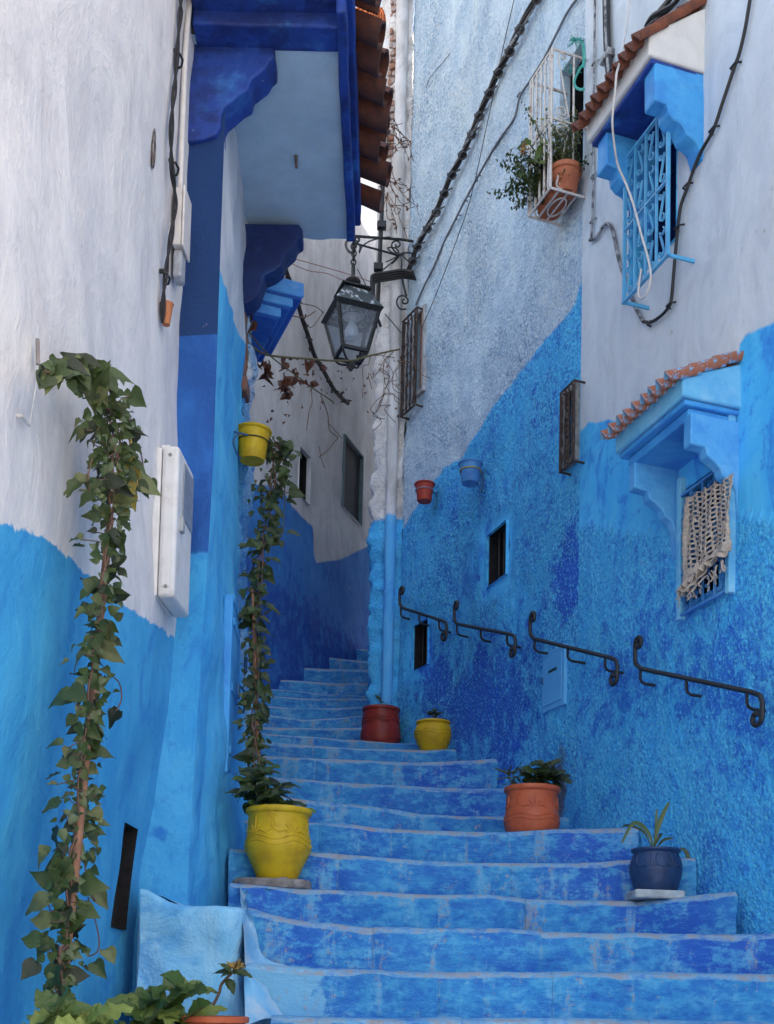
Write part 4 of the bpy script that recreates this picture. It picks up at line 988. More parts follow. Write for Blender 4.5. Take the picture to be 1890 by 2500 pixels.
# crochet curtain hung over the lower grille
def cloth():
    nx, ny = 46, 84
    sl_, zl = WF.hit(1662, 1240, .09); sr, zr = WF.hit(1776, 1150, .09)
    zt = WF.hit(1680, 1215, .09)[1]; ztop_l, ztop_r = WF.hit(1678, 1205, .09)[1], WF.hit(1762, 1162, .09)[1]
    zb_l, zb_r = WF.hit(1660, 1440, .09)[1], WF.hit(1760, 1338, .09)[1]
    mb = MB(); M = CROCHET
    for j in range(ny + 1):
        for i in range(nx + 1):
            u, v = i / nx, j / ny; s = lerp(sl_, sr, u) + .004 * sin(v * 40 + u * 9)
            z = lerp(lerp(ztop_l, ztop_r, u), lerp(zb_l, zb_r, u) + .03 * sin(u * 11), v)
            out = .055 + .020 * sin(u * 13 + v * 2.5) * v + .010 * sin(u * 31 + v * 5) + .012 * v
            mb.v.append(tuple(WF.pt(s, z, out)))
    for j in range(ny):
        for i in range(nx):
            hole_ = False
            if 3 < i < nx - 2 and j < ny - 8:
                jj = (j + (2 if (i // 3) % 2 else 0)) % 5; hole_ = (i % 3 != 0) and jj in (1, 2, 3) and nz((i * .31, j * .17, 0), 1.0) > -.42
            if not hole_: mb.f.append((j*(nx+1)+i, j*(nx+1)+i+1, (j+1)*(nx+1)+i+1, (j+1)*(nx+1)+i))
    o = mb.build('crochet_curtain', M); sm = o.modifiers.new('t', 'SOLIDIFY'); sm.thickness = .006
    tag(o, 'beige crochet curtain hung over the grille of the lower right window', 'curtain')
    # ruffled hem with torn ends
    for k in range(3):
        mb = MB(); n = 60; P = []
        for q in range(5):
            row = []
            for i in range(n + 1):
                u = i / n; s = lerp(sl_, sr, u * (1 - .22 * k)); z = lerp(zb_l, zb_r, u) + .03 * sin(u * 11) - .026 * k * (1 - u * .6) + .015 - .012 * q - .010 * k * sin(u * 23 + k)
                row.append(WF.pt(s, z, .075 + .016 * sin(u * 31 + k * 2) * (q / 4) + .006 * q + .007 * k))
            P.append(row)
        mb.grid(P); h_ = mb.build('ruffle', CROCHET, o); sm = h_.modifiers.new('t', 'SOLIDIFY'); sm.thickness = .005
    rnd = random.Random(3); 
    for k in range(16):
        u = rnd.random(); s = lerp(sl_, sr, u); z = lerp(zb_l, zb_r, u) - .06; mb = MB(); p = WF.pt(s, z, .09); pts = [p]
        for q in range(5): p = p + Vector((rnd.uniform(-.012, .012), rnd.uniform(-.012, .012), -.015 * rnd.uniform(.4, 1.2))); pts.append(p)
        mb.tube(pts, .005, 5); mb.build('tassel', CROCHET, o)
CROCHET = simple('crochet_yarn', (.50, .42, .36), .95, var=.35, sc=60, bumpd=.004, col2=(.33, .27, .24), amt=.6)
cloth()

# cables and conduits on the right house
k4 = 2.572
def c4(l, oy=0): return [(1240 + x / k4, oy + y / k4) for x, y in l]
def cable(name, label, W, pts, out, r, mat, cat='cable', clips=(), ks=6, n=6, group=None, clipmat=None):
    P = []
    for i, (px, py) in enumerate(pts):
        o = out[i] if isinstance(out, (list, tuple)) else out; P.append(W.on(px, py, o))
    P = spline(P, ks)
    t = thing(name, label, cat, P[-1], group)
    mb = MB(); mb.tube(P, r, n); mb.build('sheath', mat, t)
    for (px, py) in clips:
        o = out if not isinstance(out, (list, tuple)) else .03; sc_, zc_ = W.hit(px, py, o); p = W.pt(sc_, zc_); nn = Vector((*W.nrm(sc_), 0)); dd = Vector((*W.dirn(sc_), 0))
        mb = MB(); mb.tube([p - dd * .03, p - dd * .02 + nn * (o + r * .9), p + dd * .022 + nn * (o + r * .9), p + dd * .04 + nn * .004], .006, 6); mb.build('clip', clipmat or mat, t)
    return t
cable('wall_cable', 'thin black cable curving down the white wall right of the upper hood', WF, c4([(1535, -120), (1520, 0), (1490, 180), (1455, 330), (1420, 430), (1350, 640), (1290, 815), (1200, 980), (1130, 1170), (1085, 1300), (1068, 1430), (1055, 1560), (1047, 1650), (1036, 1780), (1028, 1870), (1012, 1925), (965, 1980), (900, 2022), (850, 2020)]), .025, .010, CABLE, clips=c4([(1420, 415), (1285, 815), (1120, 1170), (1068, 1430), (1015, 1915), (895, 2030)]))
GREYPIPE = simple('grey_chipped_conduit', (.40, .42, .45), .7, var=.4, sc=30, bumpd=.003, col2=(.07, .07, .08), amt=.9, vlo=.45, vhi=.6)
cable('chipped_conduit', 'chipped grey conduit hooking down behind the upper turquoise window grille', WF, c4([(515, 1508), (560, 1485), (600, 1420), (630, 1405), (655, 1440), (672, 1510), (690, 1600), (715, 1690), (745, 1770), (775, 1860), (800, 1930), (850, 2018)]), .022, .012, GREYPIPE)
cable('loose_white_cable', 'loose white cable hanging in front of the upper hood and grille', WF, c4([(775, -80), (765, 0), (748, 150), (715, 330), (695, 420), (682, 470), (672, 600), (656, 760), (670, 920), (692, 1040), (740, 1150), (790, 1290), (840, 1480), (880, 1620), (897, 1740), (872, 1840), (842, 1873), (820, 1855), (826, 1770), (838, 1690)]), [.05, .06, .12, .3, .44, .475, .475, .46, .40, .34, .28, .24, .23, .22, .21, .21, .21, .21, .20, .19], .0065, WHITECABLE)
t = thing('cable_riser', 'vertical bundle of dark cables with one clamp above the upper tiled hood', 'cable', WF.on(1496, 60, 0))
for i, (dx_, rr) in enumerate(((-.020, .013), (.004, .016), (.028, .012))):
    mb = MB(); P = [WF.hit(*q) for q in c4([(640, -160), (640, 0), (644, 200), (650, 330), (662, 470)])]
    mb.tube(spline([WF.pt(s + dx_, z, .03) for s, z in P], 4), rr, 7); mb.build('strand', CABLE if i != 1 else GREYPIPE, t)
s_, z_ = WF.hit(*c4([(645, 362)])[0]); F = WF.frame(s_, z_); mb = MB(); mb.box(-.055, .06, 0, .055, -.03, .02, F); bevel(mb.build('clamp', GREYPIPE, t), .006)
t = thing('cable_bundle', 'thick tangle of black cables behind the ridge of the upper hood', 'cable', WF.on(1640, 20, 0))
for i in range(5):
    mb = MB(); P = [WF.hit(*q) for q in c4([(1190, -160), (1120, -20), (1040, 60), (960, 130), (900, 210)])]
    mb.tube(spline([WF.pt(s + .018 * cos(i * 1.3 + j), z + .03 * sin(i * 2.1 + j * .7), .05 + .02 * cos(i * 2 + j)) for j, (s, z) in enumerate(P)], 4), .013, 6); mb.build('strand', CABLE, t)
cable('corner_conduit', 'thin grey conduit running down the corner between the two right houses', WF, [(1453, -60), (1452, 60), (1450, 200), (1449, 330), (1448, 470), (1444, 580)], .02, .008, GREYPIPE, clips=[(1451, 155), (1448, 430), (1446, 540)])

# ------------------------------------------------------------------ handrails
def rolled(P2, r, turns, side):
    return P2
def handrail(label, W0, A, W1, B, offs, out=.10):
    """A: pixel where the rod starts (far, upper end), B: where it ends."""
    a = W0.on(*A, out); b = W1.on(*B, out); t = thing('handrail', label, 'handrail', b, 'wrought iron handrails fixed to the right-hand walls')
    x = (b - a); L = x.length; x.normalize(); h = Vector((x.x, x.y, 0)).normalized(); z = Vector((0, 0, 1)); r = .0135
    pts = []
    # far end: rises and rolls over
    rr = .040; c = a + z * .135 + h * (rr * .9)
    pts += [c + h * (q * cos(th)) + z * (q * sin(th)) for q, th in [(lerp(.012, rr, i / 20), lerp(-1.6 * pi, pi, i / 20)) for i in range(21)]]
    pts += [a + z * .05 - h * .002, a + z * .022 + h * .004, a + h * .03 + x * .0]
    nseg = 10
    pts += [a.lerp(b, lerp(.06, .95, i / nseg)) for i in range(nseg + 1)]
    rr = .042
    e = b + h * .0
    pts += [b + h * .012 - z * .012, b + h * .03 - z * .05, b + h * .028 - z * .10]
    c = b - z * .115 - h * (.018)
    pts += [c + h * (q * cos(th)) + z * (q * sin(th)) for q, th in [(lerp(.046, .014, i / 18), lerp(-.1, -1.9 * pi, i / 18)) for i in range(19)]]
    mb = MB(); mb.tube(pts, r, 8); mb.build('rail', IRON, t)
    for f in offs:
        p = a.lerp(b, f); W_ = W0 if f < .5 else W1
        s_, z_ = min(((W.hit_pt(p)) for W in (W0, W1)), key=lambda q: q[2])[:2] if False else (None, None)
        n = Vector((*(W0.nrm(W0.hit(*A)[0]) if f < .5 else W1.nrm(W1.hit(*B)[0])), 0))
        mb = MB(); mb.tube([p, p - z * .06, p - z * .078 - n * .008, p - z * .088 - n * .03, p - z * .09 - n * (out + .03)], .009, 7); mb.build('stay', IRON, t)
    return t
g = (800, 820)
def c3(x, y): return (800 + x / k4, 820 + y / k4)
def c4b(x, y): return (1240 + x / k4, 820 + y / k4)
handrail('farthest of the four black iron handrails, beside the pilaster', WD, c3(452, 1703), WD, c3(735, 1795), (.03, .45, .88))
handrail('black iron handrail just above the yellow pot, second from the far end', WD, c3(795, 1806), WD, c3(1168, 1878), (.05, .48, .90))
handrail('black iron handrail passing over the pale blue meter hatch', WD, c3(1272, 1897), WF, c4b(672, 2028), (.06, .48, .90), .12)
handrail('nearest black iron handrail, on the coarse blue wall above the blue pot', WF, c4b(800, 2082), WF, (1240 + 1575 / k4, 1650 + 112 / k4), (.05, .46, .92))

# ------------------------------------------------------------------ rough house: hatch, grilles, cage, pipe, cables
sa, za = WD.hit(1329, 1745); sb, zb = WD.hit(1384, 1735); ztp = WD.hit(1329, 1602)[1]
sa, sb = min(sa, sb), max(sa, sb); F = WD.frame(sa, za); L = sb - sa; Hh = ztp - za
HATCH = paint_mat('hatch_paint', (.09, .42, .76), (.04, .30, .66), (.2, .5, .78), .5, .003, .35, .4)
mb = MB(); mb.box(0, L, -.02, .022, 0, Hh, F); hb = mb.build('meter_hatch', HATCH, HD); bevel(hb, .008, 2)
mb = MB(); mb.box(.03, L - .03, .022, .030, .04, Hh - .05, F); dd_ = mb.build('hatch_door', HATCH, hb); bevel(dd_, .004)
mb = MB(); mb.box(L * .35, L * .7, .030, .033, Hh * .62, Hh * .66, F); mb.build('slot', IRON, dd_)
mb = MB(); mb.box(L * .05, L * .1, .022, .036, Hh * .5, Hh * .6, F); mb.build('hinge', BLUEIRON, hb)
# rust-brown damp stain plaster lump at the corner above the orange pot
RUSTY = simple('rusty_iron', (.055, .034, .028), .75, var=.5, sc=30, bumpd=.003, col2=(.28, .25, .24), amt=.6, vlo=.55, vhi=.7)
def cage(name, label_parent, W, px_near, px_far, out, bars, mat, r, twist=True, leaves=True):
    """Iron basket standing out from a window: px of its outer face (top near, bottom near, top far, bottom far)."""
    (tn, bn), (tf, bf) = px_near, px_far
    sn = (W.hit(*tn, out)[0] + W.hit(*bn, out)[0]) / 2; sf = (W.hit(*tf, out)[0] + W.hit(*bf, out)[0]) / 2
    zt = lerp(W.hit(*tf, out)[1], W.hit(*tn, out)[1], .68); zb = lerp(W.hit(*bf, out)[1], W.hit(*bn, out)[1], .68)
    P = lambda s, z, o=out: W.pt(s, z, o)
    mb = MB()
    for z in (zt, zb):
        mb.tube([P(sn, z, -.02), P(sn, z), P(sf, z), P(sf, z, -.02)], r * 1.3, 5)
    for s in (sn, sf): mb.tube([P(s, zb), P(s, zt)], r * 1.3, 5)
    fr = mb.build(name, mat, label_parent)
    n3 = Vector((*W.nrm(sn), 0))
    for i in range(bars):
        s = lerp(sf, sn, (i + .5) / bars); mb = MB(); m = 24
        mb.tube([P(s + .5 * r * cos(k * 1.4), lerp(zb, zt, k / m)) + n3 * (.5 * r * sin(k * 1.4)) for k in range(m + 1)] if twist else [P(s, zb), P(s, zt)], r, 5); mb.build('bar', mat, fr)
        if leaves:
            for j in range(3):
                zz = lerp(zb, zt, (j + .5) / 3); w_ = abs(sn - sf) / bars
                mb = MB(); ribbon(mb, [P(a, b) for a, b in s_scroll(s, zz - (zt - zb) / 7, zz + (zt - zb) / 7, w_ * .6, 1 if (i + j) % 2 else -1)], r * 1.2, r * .7, n3); mb.build('scroll', mat, fr)
    return fr, sn, sf, zt, zb
cg, cgn, *_ = cage('iron_grille', HD, WD, ((1402, 925), (1400, 1120)), ((1369, 968), (1367, 1163)), .085, 4, RUSTY, .0065, True, False)
for k_ in range(3):
    z_ = lerp(_[2], _[1], (k_ + .5) / 3); mb = MB(); ribbon(mb, [WD.pt(a, b, .085) for a, b in [(lerp(_[0], cgn, .5) + q * cos(th), z_ + q * 2.2 * sin(th)) for q, th in [(lerp(.006, .035, i / 20), lerp(0, 3.6 * pi, i / 20)) for i in range(21)]]], .012, .006, (*WD.nrm(_[0]), 0)); mb.build('scroll', RUSTY, cg)
cg4, *_ = cage('iron_grille', HD, WD, ((1016, 752), (1016, 975)), ((981, 790), (981, 1036)), .075, 4, RUSTY, .008)
FRAMEW = simple('orange_wood', (.36, .13, .05), .7, var=.4, sc=20, bumpd=.003)
s_a, z_a = hD4[1], hD4[2]
h = hD4
mb = MB(); W_ = WD; nn = Vector((*WD.nrm(h[0]), 0))
for s in (h[0], h[1]): mb.flat(WD.pt(s, h[2] - .02, .0), WD.pt(s, h[3] + .02, .0), .04, .04, nn)
for z in (h[2], h[3]): mb.flat(WD.pt(h[0], z, .0), WD.pt(h[1], z, .0), .04, .04, nn)
bevel(mb.build('window_frame', simple('chipped_white_wood', (.45, .45, .47), .8, var=.4, sc=25, bumpd=.003), HD), .006)
mb = MB(); s_ = lerp(h[0], h[1], .86 if WD.pt(h[1], 3).y < WD.pt(h[0], 3).y else .14); mb.flat(WD.pt(s_, h[2] + .03, -.01), WD.pt(s_, h[3] - .03, -.01), .05, .05, nn); bevel(mb.build('window_post', FRAMEW, HD), .006)
h = hD5; mb = MB()
GREYW = simple('grey_wood', (.30, .29, .28), .8, var=.4, sc=25, bumpd=.003)
for s in (h[0], h[1]): mb.flat(WD.pt(s, h[2] - .02, .01), WD.pt(s, h[3] + .02, .01), .05, .04, nn)
for z in (h[2], h[3]): mb.flat(WD.pt(h[0], z, .01), WD.pt(h[1], z, .01), .05, .04, nn)
bevel(mb.build('window_frame', GREYW, HD), .006)
# lattice in the two blue openings
for h in (hD1, hD2):
    mb = MB()
    for i in range(1, 4): s = lerp(h[0], h[1], i / 4); mb.tube([WD.pt(s, h[2], -.06), WD.pt(s, h[3], -.06)], .007, 5)
    mb.build('window_bars', IRON, HD); bpy.context.scene.objects  # three thin bars behind the opening

# downpipe on the pilaster
PIPE = plaster('pipe_paint', up=((.62, .62, .65), (.40, .39, .38)), low=((.06, .40, .80), (.03, .24, .70), (.14, .5, .82)), grain=.6, edge=.02, wob=.08, deep_amt=.3)
mb = MB(); pp = []
sP = WP.hit(966, 900)[0]
for i in range(60):
    z = lerp(1.6, 12.4, i / 59); p = WP.pt(sP, z, .035); pp.append(p + Vector((.006 * nz((0, 0, z), 1.3), .006 * nz((4, 0, z), 1.1), 0)))
mb.tube(pp, [.050 + .004 * nz((1, 2, p.z), 2) if p.z < at(966, 690, 10.5).z else .056 + .005 * nz((1, 2, p.z), 2) for p in pp], 14); mb.a = {'paint': [zP - v[2] for v in mb.v], 'tone': [0.0] * len(mb.v), 'rough': [0.0] * len(mb.v)}
mb.build('downpipe', PIPE, HD)
# bare brick on the pilaster's edge
BRK = simple('pilaster_brick', (.34, .16, .11), .9, var=.35, sc=22, bumpd=.008, col2=(.36, .33, .33), amt=.85, vlo=.42, vhi=.58)
rnd = random.Random(5)
for j in range(22):
    py = 4 + j * 17.5
    for x0, x1 in (((947, 966), (967, 976)) if j % 2 else ((947, 956), (957, 976))):
        if rnd.random() < .12: continue
        dxp = (py / 1200) * -38 + 8
        a = WP.on(x0 + dxp, py + 7, 0); b = WP.on(x1 + dxp, py + 7, 0)
        sA1, zA1 = WP.hit(x0 + dxp, py + 7); sB1, _ = WP.hit(x1 + dxp, py + 7)
        sA1 = max(sA1, WP.s[1] - .02); 
        if sB1 - sA1 < .02: continue
        F = WP.frame((sA1 + sB1) / 2, zA1); hw = (sB1 - sA1) / 2 - .004
        mb = MB(); mb.box(-hw, hw, -.05, .022 + rnd.uniform(0, .012), -.024, .024, F); mb.rough(.010, 14, j); bevel(mb.build('brick', BRK, HD), .006)

# cable bundle across the rough house, strapped with wire
bund = [(1365, -60), (1325, 0), (1283, 75), (1258, 128), (1230, 180), (1208, 230), (1183, 285), (1165, 330), (1142, 380), (1115, 430), (1096, 475), (1077, 520), (1055, 560), (1030, 605), (1018, 640), (1008, 668)]
t = thing('cable_bundle', 'thick strapped bundle of black cables slanting across the roughcast wall to the lantern', 'cable', WD.on(1018, 640))
P0 = [WD.hit(*q) for q in bund]
for i in range(5):
    a = 2 * pi * i / 5; mb = MB(); fine_ = spline([Vector((s, z, 0)) for s, z in P0], 6)
    mb.tube([WD.pt(p.x + .014 * cos(a + k * .22), p.y + .014 * sin(a + k * .22), .05 + .014 * sin(a + k * .22 + 1)) for k, p in enumerate(fine_)], .0105, 6); mb.build('strand', CABLE if i != 2 else GREYPIPE, t)
STRAP = simple('strap_wire', (.10, .10, .11), .6, var=.4, bumpd=0)
for px, py in bund[1:-1:1]:
    s, z = WD.hit(px, py); p = WD.pt(s, z, .055); n = Vector((*WD.nrm(s), 0)); d = Vector((*WD.dirn(s), 0)); ax = (d * .6 + Vector((0, 0, -.8)))
    e1, e2 = n, ax.normalized().cross(n); ax_ = e1.cross(e2)
    mb = MB(); mb.tube([p + e1 * (.033 * cos(th)) + e2 * (.033 * sin(th)) + ax_ * (.004 * th) for th in [i * .7 for i in range(19)]], .006, 5); mb.tube([p, p + d * .10 - n * .03 + Vector((0, 0, -.01))], .007, 5); mb.build('strap', STRAP, t)
cable('thin_cable', 'thin grey cable sagging below the strapped cable bundle on the roughcast wall', WD, [(1440, -40), (1392, 20), (1360, 80), (1330, 140), (1296, 195), (1270, 235), (1255, 290), (1220, 340), (1190, 390), (1165, 435), (1135, 490), (1110, 540), (1085, 590), (1060, 650), (1035, 700), (1016, 745)], .02, .009, simple('grey_cable', (.12, .14, .18), .6, bumpd=0), clips=[(1268, 232), (1165, 435), (1140, 485), (1117, 530)])
cable('thin_wire', 'very thin dark wire running from the roof down to the brown grille', WD, [(1262, -30), (1230, 110), (1190, 300), (1150, 480), (1110, 600), (1060, 730), (1030, 800)], .03, .0035, CABLE)
cable('wall_wire', 'short wire loop on the chipped upper wall left of the cable bundle', WD, [(1100, 130), (1075, 160), (1050, 190), (1040, 215)], .015, .003, CABLE)
# cable loom turning round the pilaster
t = thing('cable_loom', 'loom of dark cables bending round the pilaster above the lantern roof', 'cable', at(915, 780, 10.45))
for i in range(4):
    mb = MB(); o = (i - 1.5) * .018
    mb.tube(spline([at(px + i * 2, py + i * 3, d) + Vector((0, o, 0)) for px, py, d in ((1008, 668, 10.35), (980, 664, 10.42), (940, 670, 10.42), (912, 675, 10.42), (907, 690, 10.42), (909, 730, 10.42), (915, 760, 10.42), (924, 785, 10.45))], 5), .013, 6); mb.build('strand', CABLE, t)
t = thing('black_pipe', 'black vertical cable pipe down the left edge of the pilaster', 'pipe', at(925, 730, 10.5))
mb = MB(); mb.tube(spline([at(px, py, 10.52) for px, py in ((940, 230), (937, 380), (933, 500), (929, 590), (925, 680), (922, 740), (916, 800))], 4), .020, 8); mb.build('pipe_run', CABLE, t)
for px, py in ((934, 550), (926, 652), (938, 300)): 
    p = at(px, py, 10.5); mb = MB(); mb.box(p.x - .05, p.x + .035, p.y - .03, p.y + .03, p.z - .035, p.z + .03); bevel(mb.build('clamp', CABLE, t), .006)
# cable with thorny ties on the grey wall
t = thing('knotted_cable', 'dark cable with many ties slanting down the grey wall behind the lantern', 'cable', WG.on(853, 985))
kp = [(690, 620), (700, 665), (722, 720), (737, 775), (752, 818), (768, 868), (790, 905), (815, 950), (835, 972), (850, 985)]
P = spline([WG.on(px, py, .06) for px, py in kp], 5)
mb = MB(); mb.tube(P, .026, 7); mb.build('sheath', CABLE, t)
rnd = random.Random(2)
for p in P[::3]:
    mb = MB(); mb.tube([p + Vector((rnd.uniform(-.05, .05), -.03, rnd.uniform(-.04, .04))) for _ in range(6)], .010, 5); mb.build('tie', CABLE, t)
for nm, lab, pts in (('clothes_line', 'upper of two thin pinkish lines crossing above the lantern', [(694, 625), (760, 643), (860, 672), (905, 688)]), ('clothes_line', 'lower of two thin pinkish lines crossing above the lantern', [(690, 632), (750, 660), (800, 668), (850, 690), (905, 702)])):
    mb = MB(); mb.tube(spline([at(px, py, lerp(9.0, 10.4, i / (len(pts) - 1))) for i, (px, py) in enumerate(pts)], 4), .004, 4); tag(mb.build(nm, simple('faded_line', (.35, .20, .19), .8, bumpd=0)), lab, 'line')
# distant house in the gap of sky
DH = thing('distant_house', 'sunlit white house with a tiled roof edge seen through the gap of sky', 'house', at(935, 300, 24))
a = at(820, 75, 24); b = at(1020, 75, 24); mb = MB(); mb.box(a.x - 1, b.x + 1, 24, 30, 2, a.z)
mb.build('wall', simple('sunlit_white', (.36, .39, .45), .9, var=.06, sc=2, bumpd=.01), DH, False)
nt = 9; me = tile_mesh('roof_tile', .5, .16, .13, .02, 1.4, TERRA2)
for i in range(nt):
    x = lerp(at(880, 70, 24).x, at(985, 70, 24).x, i / (nt - 1)); link('roof_tile', me, DH, Matrix.Translation((x, 23.9, a.z + .10)) @ Matrix.Rotation(-pi / 2, 4, 'Z') @ Matrix.Rotation(.35, 4, 'Y') @ Matrix.Rotation(0, 4, 'X'))
# screen and bars in the grey house windows
SCR = simple('window_screen', (.055, .06, .07), .8, var=.2, sc=80, bumpd=.002)
h = hG2; mb = MB(); mb.add([WG.pt(h[0], h[2], -.035), WG.pt(h[1], h[2], -.035), WG.pt(h[1], h[3], -.035), WG.pt(h[0], h[3], -.035)], [(0, 1, 2, 3)]); mb.build('window_screen', SCR, HG, False)
mb = MB(); nG = Vector((*WG.nrm(1), 0))
TEALW = simple('teal_frame', (.10, .16, .18), .7, bumpd=0)
mb.flat(WG.pt(h[0], h[2], -.01), WG.pt(h[0], h[3], -.01), .05, .03, nG); mb.flat(WG.pt(h[0], h[3], -.01), WG.pt(h[1], h[3], -.01), .05, .02, nG); mb.flat(WG.pt(h[1], h[2], -.01), WG.pt(h[1], h[3], -.01), .05, .02, nG); mb.build('window_frame', TEALW, HG)
# ------------------------------------------------------------------ the street lantern and its bracket
LD = 10.05
LI = simple('lantern_iron', (.020, .022, .024), .55, var=.3, sc=40, bumpd=.001, col2=(.16, .18, .19), amt=.4, vlo=.55, vhi=.7)
LR = simple('lantern_roof', (.035, .05, .055), .5, var=.4, sc=30, bumpd=.002, col2=(.50, .55, .58), amt=.85, vlo=.52, vhi=.62)
M = Mat('lantern_glass'); N = M.N
tr = N.new('ShaderNodeBsdfTransparent'); tr.inputs[0].default_value = (.86, .89, .92, 1); mx = N.new('ShaderNodeMixShader'); mx.inputs[0].default_value = .17
M.b.inputs['Base Color'].default_value = (.42, .46, .52, 1); M.b.inputs['Roughness'].default_value = .25
M.L.new(tr.outputs[0], mx.inputs[1]); M.L.new(M.b.outputs[0], mx.inputs[2]); M.L.new(mx.outputs[0], N['Material Output'].inputs['Surface']); GLASS = M.m
c0 = at(860, 768, LD); zr = c0.z; zb = at(853, 866, LD).z; ztp = at(860, 712, LD).z
cx, cy = at(859, 800, LD).x, LD
lt = thing('street_lantern', 'square black iron street lantern hanging on a chain from the pilaster bracket', 'lantern', (cx, cy, zb))
ang = radians(-25)
def corner(R, k, z): return Vector((cx + R * cos(ang + k * pi / 2), cy + R * sin(ang + k * pi / 2), z))
mb = MB()
R0, R1 = .304, .158
# roof: outer rim, sloping sides, top plate
lo = [corner(R0, k, zr) for k in range(4)]; up = [corner(R1 * .95, k, ztp - .02) for k in range(4)]
mb.add(lo + up, [(k, (k+1) % 4, 4+(k+1) % 4, 4+k) for k in range(4)] + [(7, 6, 5, 4)])
bd = mb.build('lantern_roof', LR, lt, False)
mb = MB()
rim = [corner(R0 * 1.03, k, zr - .002) for k in range(4)]; rim2 = [corner(R0 * .86, k, zr - .035) for k in range(4)]; rim3 = [corner(R0 * .84, k, zr + .01) for k in range(4)]
mb.add(rim + rim2 + rim3, [(k, 4+k, 4+(k+1) % 4, (k+1) % 4) for k in range(4)] + [(4+k, 8+k, 8+(k+1) % 4, 4+(k+1) % 4) for k in range(4)])
mb.build('roof_rim', LI, bd, False)
mb = MB(); tp = [corner(R1 * 1.2, k, ztp - .012) for k in range(4)] + [corner(R1 * 1.2, k, ztp) for k in range(4)] + [corner(R1 * .5, k, ztp + .03) for k in range(4)]
mb.add(tp, [(3, 2, 1, 0)] + [(4*j+k, 4*j+(k+1) % 4, 4*j+4+(k+1) % 4, 4*j+4+k) for j in range(2) for k in range(4)] + [(8, 9, 10, 11)]); mb.build('top_plate', LI, lt, False)
zf = at(862, 688, LD).z
mb = MB(); mb.lathe([(.03, ztp + .02), (.035, ztp + .035), (.03, zf - .035), (.062, zf - .015), (.070, zf), (.062, zf + .015), (.03, zf + .03), (.018, zf + .05), (.018, zf + .14)], 20, Matrix.Translation((cx, cy, 0))); mb.build('finial', LI, lt)
for k in range(4):
    mb = MB(); mb.flat(corner(R0 * .86, k, zr - .03), corner(.158, k, zb), .026, .026, (cos(ang + k*pi/2), sin(ang + k*pi/2), 0)); mb.build('corner_bar', LI, lt)
mb = MB()
for k in range(4): mb.flat(corner(.158, k, zb), corner(.158, k+1, zb), .026, .03, (0, 0, 1))
for k in range(4): mb.flat(corner(.12, k, zb + .06), corner(.158, k, zb), .015, .015, (0, 0, 1))
mb.build('bottom_frame', LI, lt)
for k in range(4):
    a, b, c, d = corner(R0 * .845, k, zr - .035), corner(R0 * .845, k+1, zr - .035), corner(.155, k+1, zb + .005), corner(.155, k, zb + .005)
    n = (b - a).cross(d - a).normalized() * .003
    mb = MB(); mb.add([a - n, b - n, c - n, d - n, a + n, b + n, c + n, d + n], [(0,1,2,3),(7,6,5,4),(0,4,5,1),(1,5,6,2),(2,6,7,3),(3,7,4,0)]); mb.build('pane', GLASS, lt, False)
for k in range(4):
    mb = MB(); P = [corner(.158 * cos(t * pi / 2 * .98), k, zb - .085 * sin(t * pi / 2)) for t in [i / 8 for i in range(9)]]; mb.tube(P, .010, 6); mb.build('cradle_arm', LI, lt)
mb = MB(); mb.lathe([(.0, zb - .15), (.015, zb - .145), (.02, zb - .13), (.035, zb - .115), (.04, zb - .095), (.03, zb - .08), (.02, zb - .07)], 16, Matrix.Translation((cx, cy, 0))); mb.build('bottom_knob', LI, lt)
BULB = simple('frosted_bulb', (.62, .65, .70), .2, bumpd=0, var=.02)
mb = MB(); mb.lathe([(.02, zr - .05), (.03, zr - .08), (.055, zr - .13), (.062, zr - .17), (.05, zr - .215), (.02, zr - .235), (0.004, zr - .24)], 18, Matrix.Translation((cx, cy, 0))); mb.build('bulb', BULB, lt)
mb = MB(); mb.lathe([(.075, zr - .02), (.08, zr - .03), (.045, zr - .035), (.03, zr - .06), (.028, zr - .03)], 18, Matrix.Translation((cx, cy, 0))); mb.build('lamp_socket', WPL, lt)
br = thing('lantern_bracket', 'scrolled iron bracket reaching from the pilaster that carries the lantern', 'bracket', WP.on(1000, 600))
def zp(X, Y): return (780 + X / 4.807, 540 + Y / 4.807)
def bp(pts, d0=LD, d1=None): return [at(*zp(X, Y), lerp(d0, d1 or d0, i / max(1, len(pts) - 1))) for i, (X, Y) in enumerate(pts)]
def bar_(name, pts, r=.011, d0=LD, d1=None, ks=5):
    mb = MB(); mb.tube(spline(bp(pts, d0, d1), ks), r, 6); return mb.build(name, LI, br)
bar_('arm', [(400, 380), (340, 350), (310, 280), (335, 215), (400, 178), (560, 186), (760, 200), (960, 215), (1140, 245)], .012, LD, LD + .45)
bar_('brace', [(445, 268), (600, 312), (760, 355), (930, 405)], .010, LD, LD + .4)
bar_('brace', [(470, 370), (500, 300), (580, 240), (690, 205), (830, 185)], .007, LD, LD + .35)
bar_('scroll', [(430, 345), (385, 325), (375, 290), (400, 268), (430, 285), (425, 310), (405, 305)], .009)
bar_('scroll', [(470, 360), (480, 300), (450, 262), (405, 262), (378, 300)], .009)
bar_('scroll', [(425, 230), (418, 205), (440, 190), (465, 205), (460, 235), (435, 235)], .010)
bar_('scroll', [(945, 395), (880, 350), (848, 290), (865, 245), (910, 230), (945, 260), (935, 295), (900, 300), (895, 275)], .008, LD + .4)
bar_('scroll', [(945, 385), (1010, 370), (1070, 375), (1100, 400), (1095, 440), (1050, 430)], .008, LD + .4)
bar_('leaf_loop', [(940, 390), (860, 370), (800, 315), (900, 318), (940, 390)], .007, LD + .38, None, 4)
